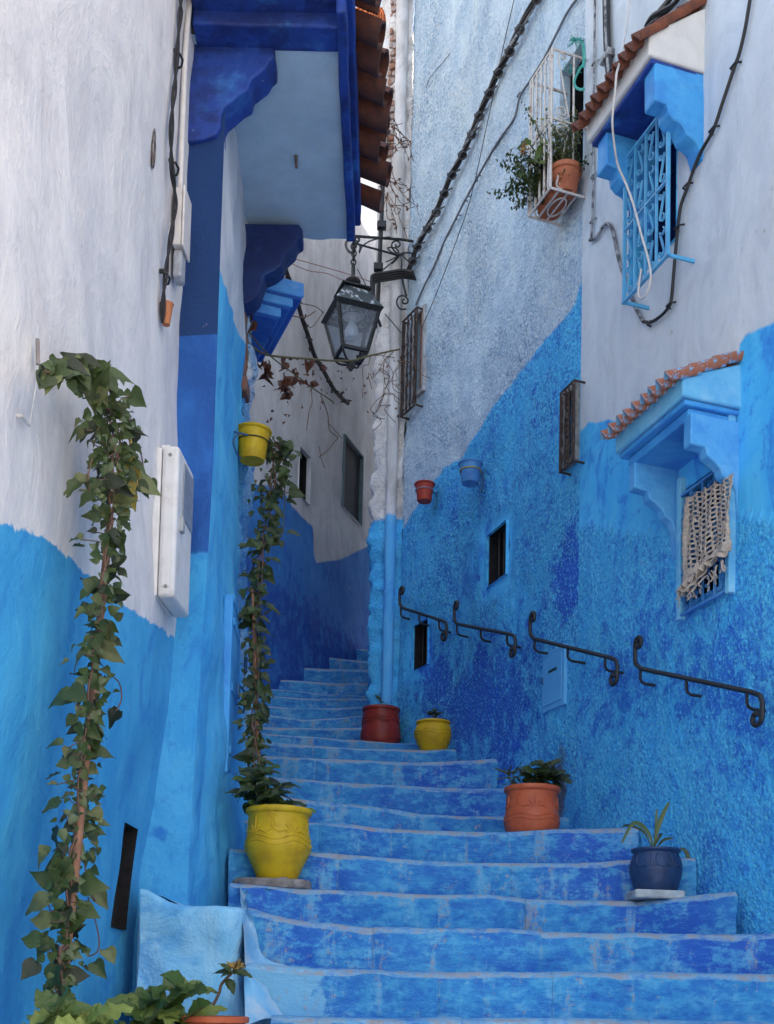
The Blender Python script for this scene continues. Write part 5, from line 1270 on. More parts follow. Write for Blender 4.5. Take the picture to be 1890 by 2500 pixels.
for e in ((1000, 400), (1090, 520), (960, 560), (850, 500), (730, 580), (780, 480)):
    bar_('ray', [(945, 390), ((945 + e[0]) / 2 + 12, (390 + e[1]) / 2), e], .006, LD + .4)
bar_('stay', [(960, 620), (990, 760), (1020, 880)], .010, LD + .4)
bar_('scroll', [(1020, 1030), (950, 1030), (908, 960), (930, 890), (990, 875), (1035, 915), (1030, 960), (985, 965), (975, 930), (1000, 915)], .008, LD + .38)
bar_('guy_wire', [(445, 560), (580, 820)], .004); bar_('guy_wire', [(770, 1090), (960, 1310)], .004, LD, LD + .3)
ch = thing('lantern_chain', 'short chain of iron links between the bracket tip and the lantern finial', 'chain', at(864, 650, LD))
z1 = at(*zp(430, 200), LD).z; z0 = zf + .12; n = 7
for i in range(n):
    zc = lerp(z0, z1, (i + .5) / n); hl = (z1 - z0) / n * .72; mb = MB(); ax = Vector((1, 0, 0)) if i % 2 else Vector((.3, .95, 0))
    mb.tube([Vector((cx + (0.012) * (zc - z0), cy, zc)) + ax * (.020 * cos(t)) + Vector((0, 0, hl * sin(t))) for t in [2 * pi * k / 12 for k in range(13)]], .0075, 5); mb.build('chain_link', LI, ch)
# ------------------------------------------------------------------ pots
def glaze(name, col, dark, rough=.42):
    M = Mat(name); n = M.noise(9, 6, .65); f = M.noise(60, 4, .7)
    c = M.mix(M.ramp(n, .40, .66, 0, .75), col, dark)
    c = M.mix(M.math('MULTIPLY', M.ramp(M.noise(32, 5, .7), .66, .72), .55), c, tuple(x * .35 for x in col[:3]))
    return M.out(c, M.ramp(n, .3, .7, rough - .08, rough + .2), M.bump(M.math('ADD', f, M.math('MULTIPLY', n, .6)), .0025, .6), spec=.35)
YEL = glaze('yellow_pot_paint', (.56, .36, .010), (.40, .235, .012), .45); RED = glaze('red_pot_paint', (.26, .028, .018), (.16, .016, .014), .35)
ORA = glaze('orange_pot_paint', (.50, .105, .04), (.38, .075, .032), .4); BLP = glaze('navy_pot_paint', (.018, .05, .13), (.01, .028, .08), .35)
RED2 = glaze('red_bucket_paint', (.42, .05, .03), (.30, .035, .025), .45); BL2 = glaze('blue_bucket_paint', (.06, .26, .56), (.035, .16, .42), .45)
TER = glaze('terracotta_pot', (.42, .13, .065), (.30, .085, .045), .7)
SOIL = simple('potting_soil', (.035, .024, .018), .95, var=.5, sc=40, bumpd=.01)
STONE = simple('rough_stone', (.24, .21, .195), .9, var=.35, sc=16, bumpd=.012, col2=(.36, .34, .33), amt=.7)
def prof_r(prof, z):
    return interp([(b, a) for a, b in prof], z)
def pot(name, label, P, prof, mat, thick=.014, waves=(), motifs=(), group=None, n=44):
    """Outer profile (radius, height); rim at the top; hollow with soil."""
    t = thing(name, label, 'plant pot', P, group)
    top = prof[-1]; inner = [(top[0] - thick, top[1]), (prof_r(prof, top[1] * .86) - thick, top[1] * .86), (prof_r(prof, top[1] * .80) - thick, top[1] * .80)]
    M4 = Matrix.Translation(P)
    mb = MB(); full = [(prof[0][0] * .6, .002)] + prof + inner
    mb.lathe(full, n, M4); mb.build('pot_body', mat, t, True, 50)
    mb = MB(); r = prof_r(prof, top[1] * .84) - thick * .9
    mb.lathe([(r, top[1] * .80), (r, top[1] * .84), (r * .5, top[1] * .86), (.004, top[1] * .85)], 24, M4); mb.rough(.006, 20); mb.build('soil', SOIL, t)
    for zf, amp, k, rr in waves:
        mb = MB(); m = 96; H = top[1]
        mb.tube([P + Vector(((prof_r(prof, H * zf + amp * sin(k * a)) + .0) * cos(a), (prof_r(prof, H * zf + amp * sin(k * a))) * sin(a), H * zf + amp * sin(k * a))) for a in [2 * pi * i / m for i in range(m + 1)]], rr, 6, False); mb.build('relief_band', mat, t)
    for a0, zf, sz in motifs:
        mb = MB(); H = top[1]
        def on(da, dz):
            z = H * zf + dz; r = prof_r(prof, z); a = a0 + da / r; return P + Vector((r * cos(a), r * sin(a), z))
        for q in (-2, -1, 0, 1, 2):
            pts = [on(q * .10 * sz + q * .22 * sz * (t_ ** 1.5) , -.3 * sz + (.75 - .16 * abs(q)) * sz * t_ - .25 * sz * abs(q) * t_ * t_) for t_ in [i / 10 for i in range(11)]]
            mb.tube(pts, [.0022 + .0045 * sin(pi * i / 10) for i in range(11)], 6)
        for sg in (-1, 1):
            mb.tube([on(sg * (.55 + .35 * cos(th)) * sz, (.1 + .35 * sin(th)) * sz) for th in [lerp(-2.2, 1.2, i / 12) for i in range(13)]], .004, 6)
        mb.build('relief_leaf', mat, t)
    return t
FRONT = -pi / 2
def place(px, py, d, z): p = at(px, py, d); return Vector((p.x, d, z))
# big yellow pot on its stone
sl_z = at(690, 2163, 6.24).z
p = at(677, 2137, 6.42); zy = tread(3, p.x) + .052
mb = MB(); N = 26
ring = [(.21 * cos(2*pi*i/N) * (1 + .10 * nz((i, 2, 0), .6)) , .15 * sin(2*pi*i/N) * (1 + .12 * nz((i, 9, 0), .6))) for i in range(N)]
sxc = at(664, 2160, 6.40).x + .0
mb.prism(ring, .055, Matrix.Translation((sxc, 6.40, zy - .056))); mb.rough(.010, 8); bevel(tag(mb.build('stone_slab', STONE, None, True, 40), 'flat grey stone slab under the big yellow pot', 'stone slab'), .012, 2)
profY = [(.106, .0), (.112, .012), (.136, .07), (.166, .13), (.181, .165), (.182, .19), (.172, .235), (.164, .29), (.163, .335), (.166, .352), (.178, .358), (.182, .372), (.178, .386), (.170, .390)]
P_Y = Vector((p.x, 6.42, zy)); YP = pot('big_flower_pot', 'big yellow flower pot with embossed waves on a stone slab by the door wall', P_Y, profY, YEL, waves=((.56, .014, 5, .0045), (.48, .014, 5, .004)), motifs=((FRONT - .75, .72, .13), (FRONT + .55, .72, .13), (FRONT - 2.2, .72, .13)))
p = at(929, 1807, 10.36); profR = [(.150, 0), (.158, .01), (.178, .06), (.182, .10), (.172, .155), (.163, .22), (.160, .29), (.158, .315), (.168, .320), (.171, .333), (.167, .345), (.160, .348)]
pot('flower_pot', 'dark red embossed flower pot at the foot of the pilaster', Vector((p.x, 10.40, tread(10, p.x) - .002)), profR, RED, waves=((.66, .016, 6, .0065), (.60, .016, 6, .0065), (.72, .014, 6, .005)))
p = at(1058, 1822, 9.75); profS = [(.100, 0), (.106, .01), (.132, .06), (.156, .12), (.161, .155), (.152, .20), (.138, .225), (.136, .232), (.148, .238), (.150, .248), (.145, .256), (.138, .257)]
pot('flower_pot', 'small round yellow flower pot beside the dark red pot', Vector((p.x, 9.78, tread(9, p.x) - .002)), profS, YEL, waves=((.64, .010, 6, .004), (.55, .010, 6, .004)))
p = at(1298, 2020, 7.30); profO = [(.150, 0), (.156, .01), (.172, .06), (.174, .09), (.166, .13), (.158, .18), (.157, .245), (.160, .262), (.172, .268), (.176, .282), (.172, .296), (.163, .300)]
P_O = Vector((p.x, 7.30, tread(5, p.x) - .004)); pot('flower_pot', 'orange embossed flower pot in the corner below the handrail', P_O, profO, ORA, waves=((.36, .010, 5, .0045), (.28, .010, 5, .0045)), motifs=((FRONT - .02, .64, .12), (FRONT + 1.25, .64, .1), (FRONT - 1.25, .64, .1)))
p = at(1603, 2171, 6.36); profB = [(.108, 0), (.114, .008), (.128, .05), (.141, .10), (.142, .13), (.132, .17), (.122, .195), (.121, .205), (.130, .211), (.135, .218), (.131, .228), (.124, .230)]
P_B = Vector((p.x, 6.38, tread(3, p.x) + .046)); pot('flower_pot', 'dark navy glazed flower pot on a pale slab at the right wall', P_B, profB, BLP, motifs=((FRONT - .4, .66, .10), (FRONT + .45, .66, .10)))
mb = MB(); sc_ = at(1600, 2180, 6.36).x; mb.box(sc_ - .135, sc_ + .135, 6.24, 6.52, P_B.z - .05, P_B.z - .002); mb.rough(.006, 9)
bevel(tag(mb.build('stone_slab', simple('painted_slab', (.42, .46, .48), .85, var=.3, sc=14, bumpd=.008, col2=(.22, .36, .50), amt=.6), None, True, 40), 'pale painted slab under the dark navy pot', 'stone slab'), .01, 2)
# hanging pots with wire rings
def hung(label, W, px, py, d, r0, r1, h, mat, side, ringm, anchor):
    P = at(px, py, d) - Vector((0, 0, h)); prof = [(r1, 0), (r1 + .004, .006), (lerp(r1, r0 * .9, .55), h * .55), (r0 * .90, h * .90), (r0, h * .93), (r0 * 1.03, h * .965), (r0, h)]
    t = pot('hanging_pot', label, P, prof, mat, .006)
    zr_ = h * .62; rr = prof_r(prof, zr_) + .004
    mb = MB(); mb.tube([P + Vector((rr * cos(a), rr * sin(a), zr_)) for a in [2*pi*i/36 for i in range(37)]], .005, 6, False); mb.build('wire_ring', ringm, t)
    A = anchor; dirv = Vector((A.x - P.x, A.y - P.y, 0)).normalized(); s = P + dirv * rr + Vector((0, 0, zr_))
    mb = MB(); mb.tube([s, s.lerp(A, .5) + Vector((0, 0, .0)), A], .006, 6); mb.tube(spline([s.lerp(A, .6), A + Vector((0, 0, -.05)), A.lerp(s, .2) + Vector((0, 0, -.12)), A.lerp(s, .5) + Vector((0, 0, -.15))], 4), .006, 6); mb.build('wall_bracket', BLUEIRON, t); return t
hung('yellow hanging pot in a wire ring on the left door wall', WC, 618, 1052, 7.0, .113, .073, .19, YEL, 1, simple('olive_wire', (.10, .08, .02), .6, bumpd=0), WC.pt(WC.hit(565, 1125)[0], at(575, 1100, 6.9).z, .01))
sx, sz = WD.hit(1068, 1202); hung('small red hanging pot on the roughcast wall at the paint line', WD, 1037, 1182, WD.pt(sx, sz, .14).y, .090, .058, .155, RED2, 1, simple('grey_wire', (.25, .27, .3), .5, bumpd=0), WD.pt(sx, sz, 0))
sx, sz = WD.hit(1180, 1155); hung('small blue hanging pot with a yellow ring on the roughcast wall', WD, 1149, 1132, WD.pt(sx, sz, .14).y, .098, .066, .165, BL2, 1, simple('yellow_wire', (.45, .36, .04), .5, bumpd=0), WD.pt(sx, sz, 0))

# ------------------------------------------------------------------ leaves
def leafmat(name, col, back, var=.35, tr=.25):
    M = Mat(name); oi = M.N.new('ShaderNodeObjectInfo'); n = M.noise(30, 4, .6)
    f = M.math('ADD', M.math('MULTIPLY', oi.outputs['Random'], .7), M.math('MULTIPLY', n, .3))
    c = M.mix(f, tuple(x * (1 - var) for x in col), tuple(min(1, x * (1 + var)) for x in col))
    geo = M.N.new('ShaderNodeNewGeometry'); c = M.mix(geo.outputs['Backfacing'], c, back)
    m = M.out(c, .38, M.bump(n, .002), spec=.45)
    t = M.N.new('ShaderNodeBsdfTranslucent'); M.L.new(c, t.inputs[0]); mx = M.N.new('ShaderNodeMixShader'); mx.inputs[0].default_value = tr
    M.L.new(M.b.outputs[0], mx.inputs[1]); M.L.new(t.outputs[0], mx.inputs[2]); M.L.new(mx.outputs[0], M.N['Material Output'].inputs['Surface']); return m
IVY = leafmat('vine_leaf', (.048, .080, .024), (.055, .08, .032)); IVYD = leafmat('vine_leaf_dark', (.026, .038, .018), (.03, .04, .02)); IVY2 = leafmat('vine_leaf_light', (.13, .15, .06), (.12, .145, .065)); IVYY = leafmat('yellowed_leaf', (.36, .28, .05), (.34, .28, .08))
DKG = leafmat('dark_green_leaf', (.035, .060, .024), (.05, .07, .035)); MINT = leafmat('fresh_green_leaf', (.085, .15, .035), (.11, .16, .06)); MINT2 = leafmat('pale_fresh_leaf', (.19, .24, .055), (.16, .2, .08))
DRY = leafmat('dry_leaf', (.11, .038, .022), (.13, .055, .035)); STEMG = simple('green_stem', (.07, .085, .03), .7, bumpd=0); STEMB = simple('brown_stem', (.14, .075, .055), .8, bumpd=0); TWIG = simple('dry_twig', (.15, .085, .055), .85, bumpd=0)
CANE = simple('cane_stake', (.27, .13, .08), .7, var=.35, sc=14, bumpd=.003, col2=(.20, .10, .06), amt=.6)
def leaf_mesh(name, m, outline, fold=.22, curl=.25, wav=.04):
    """Unit leaf: base at the origin, tip at x = 1; outline gives half width along x."""
    vs = []; fs = []; k = len(outline)
    for i, (x, h) in enumerate(outline):
        dz = -curl * x * x
        for j, sgn in enumerate((-1, -.5, 0, .5, 1)):
            y = h * sgn; vs.append((x + (-.10 if abs(sgn) == 1 and i == 0 else 0), y, dz + fold * abs(y) + wav * sin(i * 2.1 + j) * abs(sgn)))
    for i in range(k - 1):
        for j in range(4): fs.append((i*5+j, (i+1)*5+j, (i+1)*5+j+1, i*5+j+1))
    me = bpy.data.meshes.new(name); me.from_pydata(vs, [], fs); me.materials.append(m); me.shade_smooth(); me.update(); return me
HEART = [(0, .16), (-.06, .30), (.06, .42), (.22, .46), (.42, .40), (.62, .27), (.82, .12), (1.0, .005)]
OVAL = [(0, .02), (.12, .13), (.3, .25), (.5, .29), (.7, .23), (.87, .11), (1.0, .005)]
SERR = [(0, .03), (.1, .15), (.16, .19), (.24, .28), (.30, .28), (.40, .35), (.46, .335), (.56, .35), (.62, .30), (.73, .26), (.78, .20), (.89, .12), (1.0, .005)]
LANC = [(0, .05), (.15, .10), (.4, .12), (.7, .08), (1, .003)]
def leaf_set(outline, mats, n=3): return [leaf_mesh('leaf', m, outline, random.uniform(.1, .7), random.uniform(-.1, .75), random.uniform(.02, .11)) for m in mats for _ in range(n)]
def put_leaf(me, parent, base, dirv, nrm, size, name='leaf', wid=1.0):
    x = Vector(dirv).normalized(); n = Vector(nrm); n = (n - x * n.dot(x)); n = n.normalized() if n.length > 1e-4 else x.orthogonal().normalized(); y = n.cross(x)
    M4 = Matrix(((x.x*size, y.x*size*wid, n.x*size, base.x), (x.y*size, y.y*size*wid, n.y*size, base.y), (x.z*size, y.z*size*wid, n.z*size, base.z), (0, 0, 0, 1)))
    return link(name, me, parent, M4)
def rvec(rnd, s=1.0): return Vector((rnd.uniform(-s, s), rnd.uniform(-s, s), rnd.uniform(-s, s)))
HV = leaf_set(HEART, (IVY, IVY, IVYD, IVY2)); HVY = leaf_set(HEART, (IVYY,), 2)
def vine(name, label, spine, dfun, n, size, leaves, seed, parent=None, petiole=True, stem_r=.004, stake=None, stem_mat=None, extra=0, dens=1.0):
    """spine: points of the photograph with a spread in px; dfun gives the place in depth."""
    rnd = random.Random(seed); t = thing(name, label, 'plant', dfun(*spine[0][:2]))
    if stake: 
        mb = MB(); pts = stake; m = 14
        mb.tube([pts[0].lerp(pts[1], i / m) for i in range(m + 1)], [lerp(.018, .013, i / m) * (1.12 if i % 4 == 0 else 1) for i in range(m + 1)], 9); mb.build('stake', CANE, t)
    lens = [0]
    for a, b in zip(spine, spine[1:]): lens.append(lens[-1] + hypot(b[0] - a[0], b[1] - a[1]) * (.6 + (a[2] + b[2]) / 100) * (dens if b[1] < 1230 else 1.0))
    def pick(u):
        L = u * lens[-1]
        for i in range(len(spine) - 1):
            if L <= lens[i+1]:
                f = (L - lens[i]) / max(1e-6, lens[i+1] - lens[i]); a, b = spine[i], spine[i+1]; return [lerp(a[k], b[k], f) for k in range(3)]
        return list(spine[-1])
    for i in range(n):
        x, y, w_ = pick((i + rnd.random()) / n); deep = i % 3 == 0
        off = max(-1.25, min(1.25, rnd.gauss(0, .28 if deep else .62))); px, py = x + off * w_, y + rnd.uniform(-.6, .6) * w_
        b0 = dfun(x + off * w_ * .3, y); b = dfun(px, py) + Vector((0, (rnd.uniform(.0, .06) if deep else rnd.uniform(-.07, .02)) * (w_ / 45), 0))
        sgn = 1 if off > 0 else -1
        th = rnd.choice((rnd.uniform(-1.6, .3), rnd.uniform(-1.6, .3), rnd.uniform(-2.6, .9)))          # angle of the blade below the horizontal
        d = Vector((sgn * cos(th), rnd.uniform(-.9, .35), sin(th)))
        nr = Vector((rnd.uniform(-.9, .9), rnd.choice((-1.0, -1.0, -.4)), rnd.uniform(-.2, 1.3)))
        me = rnd.choice(leaves)
        put_leaf(me, t, b, d, nr, size * rnd.choice((.4, .5, .65, .8, .95, 1.1, 1.45)), wid=rnd.uniform(.8, 1.1))
        if petiole and i % 2 == 0:
            mb = MB(); mid = (b0 + b) / 2 + rvec(rnd, .015); mb.tube([b0, mid, b], .0022, 4); mb.build('petiole', stem_mat or STEMB, t)
    if extra:        # the small inner leaves, past the limit for single leaves
        mb = MB(); tpl = leaves[0]; ol = HEART
        for i in range(extra):
            x, y, w_ = pick((i + rnd.random()) / extra); off = max(-1.1, min(1.1, rnd.gauss(0, .45))); b = dfun(x + off * w_, y + rnd.uniform(-.6, .6) * w_) + Vector((0, rnd.uniform(-.03, .05), 0))
            th = rnd.uniform(-2.4, .6); X = Vector(((1 if off > 0 else -1) * cos(th), rnd.uniform(-.6, .4), sin(th))).normalized(); N_ = Vector((rnd.uniform(-.9, .9), -1, rnd.uniform(-.3, 1.2))); N_ = (N_ - X * N_.dot(X)).normalized(); Y_ = N_.cross(X); sz = size * rnd.uniform(.3, .75)
            P_ = []
            for hx, hy in ol[::2] + [ol[-1]]:
                for sg in (-1, 0, 1): P_.append(b + (X * hx + Y_ * (hy * sg) + N_ * (.3 * abs(hy * sg) - .25 * hx * hx)) * sz)
            k_ = len(P_) // 3; mb.add(P_, [(3*q+e, 3*q+3+e, 3*q+4+e, 3*q+1+e) for q in range(k_ - 1) for e in (0, 1)])
        o = mb.build('small_leaves', IVY, t, True, 180); o['kind'] = 'stuff'
    for k in range(2):
        mb = MB(); pts = []
        for i, (x, y, w_) in enumerate(spine): pts.append(dfun(x + 6 * sin(i * 1.7 + k * 2.4), y) + Vector((0, .02 * cos(i * 1.7 + k), 0)))
        mb.tube(spline(pts, 3), stem_r, 5); mb.build('stem', stem_mat or STEMB, t)
    return t
sb_ = WA.on(150, 2440, .24); stp = WA.on(270, 1265, .13)
def dA_(px, py):
    f = smooth(2440, 1200, py) if False else min(1, max(0, (2440 - py) / 1240)); return WA.on(px, py, lerp(.27, .14, f))
sp1 = [(150, 2430, 40), (158, 2380, 45), (150, 2330, 62), (165, 2290, 45), (165, 2220, 48), (172, 2160, 55), (175, 2100, 60), (185, 2040, 62), (195, 1980, 55), (200, 1900, 48), (207, 1830, 42), (212, 1760, 42), (222, 1700, 46), (230, 1640, 42), (238, 1570, 42), (246, 1500, 46), (255, 1430, 44), (262, 1370, 42), (265, 1310, 48), (270, 1240, 52), (276, 1170, 50), (282, 1110, 62), (285, 1060, 62), (268, 1000, 55), (245, 950, 52), (228, 925, 48), (245, 912, 46), (262, 918, 36), (200, 905, 36), (150, 903, 32), (112, 910, 24)]
v1 = vine('climbing_vine', 'tall heart-leaved vine climbing a cane stake against the near left wall', sp1, dA_, 298, .064, HV, 11, extra=620, dens=1.9, stake=(sb_, stp))
rnd = random.Random(4)
for px, py in ((318, 1100), (330, 1160), (322, 1210), (300, 1235), (315, 1180), (300, 1130), (328, 1130)):
    b = dA_(px, py); put_leaf(rnd.choice(HVY), v1, b, Vector((rnd.uniform(-.4, .6), -.2, -1)), Vector((rnd.uniform(-.5, .5), -1, .4)), .055)
for pts in ([(300, 1060), (340, 1100), (350, 1150), (340, 1190), (330, 1175)], [(225, 1120), (215, 1165), (218, 1200)], [(258, 1640), (290, 1665), (297, 1705), (285, 1735)], [(215, 2190), (238, 2270), (240, 2320), (215, 2335)], [(205, 2090), (215, 2160), (232, 2200)], [(340, 1180), (360, 1185), (362, 1178)]):
    mb = MB(); mb.tube(spline([dA_(*q) for q in pts], 5), .0028, 5); mb.build('tendril', STEMB, v1)
for px, py, sx_ in ((362, 1175, 1), (258, 2320, 1), (232, 2350, 1), (238, 2180, 1), (290, 1735, -1), (195, 1180, -1), (225, 1205, -1), (88, 2350, -1), (120, 2290, -1)):
    put_leaf(rnd.choice(HV), v1, dA_(px, py), Vector((sx_ * .5, -.2, -.7)), Vector((rnd.uniform(-.4, .4), -1, .5)), .07)
# yellow tie
mb = MB(); mb.tube(spline([dA_(*q) for q in ((312, 1058), (318, 1075), (322, 1130), (330, 1160), (334, 1190))], 4), .007, 5); mb.build('tie_ribbon', simple('yellow_ribbon', (.50, .34, .10), .8, bumpd=0), v1)
def peg_(px, py, py2, label):
    mb = MB(); mb.tube([WA.on(px, py, .025), WA.on(px + 1, py2, .03)], .007, 6); tag(mb.build('wall_stick', simple('stick_grey', (.25, .22, .22), .8, bumpd=0)), label, 'stick')
peg_(92, 828, 890, 'thin weathered stick on the white wall above the vine top')

# vine in the big yellow pot
stq = (Vector((P_Y.x - .10, 6.47, P_Y.z + .30)), at(616, 1440, 6.84))
def dY_(px, py): return at(px, py, lerp(6.45, 7.15, min(1, max(0, (1960 - py) / 850))) - .02)
sp2 = [(628, 1950, 20), (626, 1870, 24), (624, 1800, 26), (620, 1740, 28), (624, 1690, 28), (626, 1620, 28), (628, 1550, 24), (628, 1480, 24), (632, 1430, 28), (640, 1370, 30), (648, 1310, 34), (655, 1250, 38), (664, 1190, 42), (670, 1140, 42), (668, 1100, 38), (690, 1110, 34), (660, 1070, 22)]
DV = leaf_set(OVAL, (DKG, DKG, IVY))
v2 = vine('climbing_vine', 'dark small-leaved vine on a thin stake rising from the big yellow pot', sp2, dY_, 290, .064, leaf_set(HEART, (DKG, IVY, IVY)) + DV, 12, extra=320)
mb = MB(); mb.tube([stq[0].lerp(stq[1], i / 8) for i in range(9)], [lerp(.012, .008, i / 8) for i in range(9)], 8); mb.build('stake', CANE, v2)
for pts in ([(690, 1110), (695, 1200), (690, 1300), (680, 1310)],):
    mb = MB(); mb.tube(spline([dY_(*q) for q in pts], 5), .003, 5); mb.build('stem', STEMG, v2)
    for q in ((692, 1140), (697, 1180), (695, 1220), (694, 1260), (700, 1300), (688, 1310)): put_leaf(rnd.choice(DV), v2, dY_(*q), Vector((rnd.choice((-1, 1)), -.2, rnd.uniform(-.3, .4))), Vector((0, -1, .6)), .075)

def bush(name, label, P, stems, leaves, seed, size, stem_mat=STEMG, parent=None, whorl=5, up=.25, face=.75):
    """Leafy stems: each stem (dx, dy, height) ends in a whorl of leaves with pairs below."""
    rnd = random.Random(seed); t = thing(name, label, 'plant', P)
    for dx_, dy_, h in stems:
        tip = P + Vector((dx_, dy_, h)); mid = P.lerp(tip, .55) + Vector((dx_ * .1, dy_ * .1, h * .1))
        pts = spline([P, mid, tip], 5); mb = MB(); mb.tube(pts, [lerp(.006, .003, i / (len(pts) - 1)) for i in range(len(pts))], 6); mb.build('stem', stem_mat, t)
        for k in range(whorl):
            a = 2 * pi * k / whorl + rnd.random() * .6; put_leaf(rnd.choice(leaves), t, tip, Vector((cos(a), sin(a) * .7, up + rnd.uniform(-.3, .35) + face * .5 * (sin(a) > 0))), Vector((0, -face, 1)) + rvec(rnd, .25), size * rnd.uniform(.75, 1.15))
        for f in (.5, .75):
            q = P.lerp(tip, f) + Vector((dx_ * .05, 0, h * .08))
            for sg in (0, pi):
                a = rnd.random() * pi + sg; put_leaf(rnd.choice(leaves), t, q, Vector((cos(a), sin(a) * .6, -.05 + rnd.uniform(-.3, .3))), Vector((0, -face, 1)) + rvec(rnd, .3), size * rnd.uniform(.7, 1.0))
    return t
OV = leaf_set(OVAL, (DKG, DKG, IVY)); SR = leaf_set(SERR, (MINT, MINT, MINT2)); SRD = leaf_set(SERR, (DKG, IVY))
# broad leaved plant in the yellow pot
q = P_Y + Vector((-.06, 0, .33))
bush('leafy_plant', 'broad-leaved dark green plant filling the big yellow pot', q, [(-.09, -.05, .20), (-.02, -.07, .24), (.06, -.03, .16), (-.11, .02, .12), (.10, -.02, .08), (.02, -.1, .10), (-.06, -.1, .14), (.14, 0, .04)], leaf_set(OVAL, (DKG, IVY, MINT)), 21, .115)
q = P_O + Vector((.02, 0, .25)); 
bush('leafy_plant', 'dark green rosette plant in the orange pot', q, [(.05, -.03, .17), (.0, -.06, .12), (.10, -.02, .12), (.05, .05, .12), (-.02, -.02, .10), (.12, .02, .09)], OV, 22, .115, whorl=7)
bush('leafy_sprig', 'thin leafy sprig on the left side of the orange pot', P_O + Vector((-.10, -.02, .25)), [(-.02, 0, .13), (-.05, -.01, .12)], leaf_set(LANC, (DKG, IVY)), 23, .10, whorl=4, up=.6)
t = thing('seedling', 'tiny two-leaved seedling in the dark red pot', 'plant', at(929, 1712, 10.38)); b = at(931, 1716, 10.36)
put_leaf(OV[0], t, b, Vector((-.45, -.1, 1)), Vector((.8, -1, .3)), .10, wid=.8); put_leaf(OV[1], t, b, Vector((1, -.2, .3)), Vector((0, -.4, 1)), .06)
bush('seedling', 'small bushy seedling in the small yellow pot', at(1062, 1752, 9.76), [(0, 0, .05), (.03, 0, .03), (-.04, 0, .03)], leaf_set(HEART, (DKG, IVY), 2), 24, .040)
# spider plant in the navy pot
t = thing('strap_leaf_plant', 'strap-leaved plant with one drooping leaf in the dark navy pot', 'plant', P_B + Vector((0, 0, .2)))
def strap_leaf(pts, w0, m, t):
    P = spline(pts, 6); n = len(P); mb = MB(); row = []
    for i, p in enumerate(P):
        d = (P[min(i+1, n-1)] - P[max(i-1, 0)]).normalized(); sx = d.cross(Vector((0, 1, .2))).normalized(); wv = w0 * (sin(pi * (.12 + .88 * (1 - i / (n - 1)) * .9)) * .9 + .02) if i else w0 * .5
        row.append([p - sx * wv, p + Vector((0, .35 * wv, -.2 * wv)), p + sx * wv])
    mb.grid(row); mb.build('leaf', m, t)
zq = P_B.z + .20
def bq(px, py, d=6.36): return at(px, py, d)
for pts, w_ in (([(1598, 2066), (1604, 2030), (1618, 1990), (1634, 1958)], .014), ([(1600, 2066), (1602, 2030), (1603, 1975)], .009), ([(1594, 2066), (1584, 2035), (1562, 2012), (1542, 2014), (1519, 2058)], .013), ([(1606, 2066), (1622, 2050), (1644, 2046)], .008), ([(1590, 2066), (1570, 2030), (1535, 2015), (1518, 2019)], .007), ([(1598, 2066), (1612, 2040), (1616, 2034)], .008)):
    strap_leaf([bq(px, py, 6.36 - .02 * i) for i, (px, py) in enumerate(pts)], w_, MINT if w_ > .008 else IVY, t)
strap_leaf([at(px, py, 6.5) for px, py in ((1660, 2070), (1676, 2080), (1682, 2110), (1684, 2140))], .012, IVY, t)

# plants at the lower left, in pots on the steps below the picture
i1 = NLOW + 1
xl = at(395, 2500, 4.72).x; zl = tread(0, xl) if False else step_top(i1, xl)
TERP = [(.085, 0), (.095, .02), (.12, .12), (.13, .17), (.145, .175), (.147, .2), (.14, .205)]
pz = Vector((at(395, 2500, 4.82).x, 4.82, zl)); hz = at(395, 2500, 4.82).z - zl
pot('flower_pot', 'pot of fresh green leaves cut off by the bottom edge', pz, [(a, b * max(.5, (hz - .02) / .205)) for a, b in TERP], TER)
bush('leafy_plant', 'fresh green serrated plant at the bottom edge before the plinth', pz + Vector((0, 0, max(.1, hz - .05))), [(-.08, -.05, .09), (.03, -.05, .11), (.09, .02, .15), (-.03, -.08, .03), (.11, -.06, .05)], SR, 31, .150, whorl=5, up=.3)
po = Vector((at(520, 2500, 4.85).x, 4.85, zl)); ho = at(520, 2480, 4.85).z - zl
pot('flower_pot', 'orange pot rim at the bottom edge holding a single lantana stem', po, [(a * 1.0, b * ho / .205) for a, b in TERP], ORA)
lt_ = thing('lantana', 'single brown lantana stem with a fading yellow flower above the plinth corner', 'flower', po + Vector((0, 0, ho - .04)))
lp = [at(px, py, 4.85) for px, py in ((505, 2480), (520, 2455), (535, 2425), (540, 2405), (552, 2390), (566, 2376))]
mb = MB(); mb.tube(spline([po + Vector((-.03, 0, ho - .05))] + lp, 4), [.0065] * 25, 6) if False else mb.tube(spline(lp, 5), .0062, 6); mb.build('stem', STEMB, lt_)
tip = lp[-1]
for d, s_ in (((-1, -.1, .5), .07), ((-.7, -.4, .8), .065), ((1, -.2, .05), .085), ((.6, -.5, -.8), .075), ((.5, .3, .4), .05), ((-.3, -.6, .2), .05)): put_leaf(rnd.choice(SRD), lt_, tip if d[2] > -.5 else lp[-2], Vector(d), Vector((0, -.6, .8)), s_, wid=.8)
FLW = leafmat('flower_yellow', (.55, .36, .10), (.5, .32, .1)); FLD = leafmat('flower_brown', (.20, .07, .04), (.2, .08, .05))
PET = [leaf_mesh('petal', m, LANC, .3, .3) for m in (FLW, FLW, FLD)]
for k in range(22):
    a = rnd.random() * 2 * pi; put_leaf(rnd.choice(PET), lt_, tip + Vector((.012, 0, .02)), Vector((cos(a), sin(a), rnd.uniform(.3, 1.6))), rvec(rnd), .045, 'petal', 1.6)
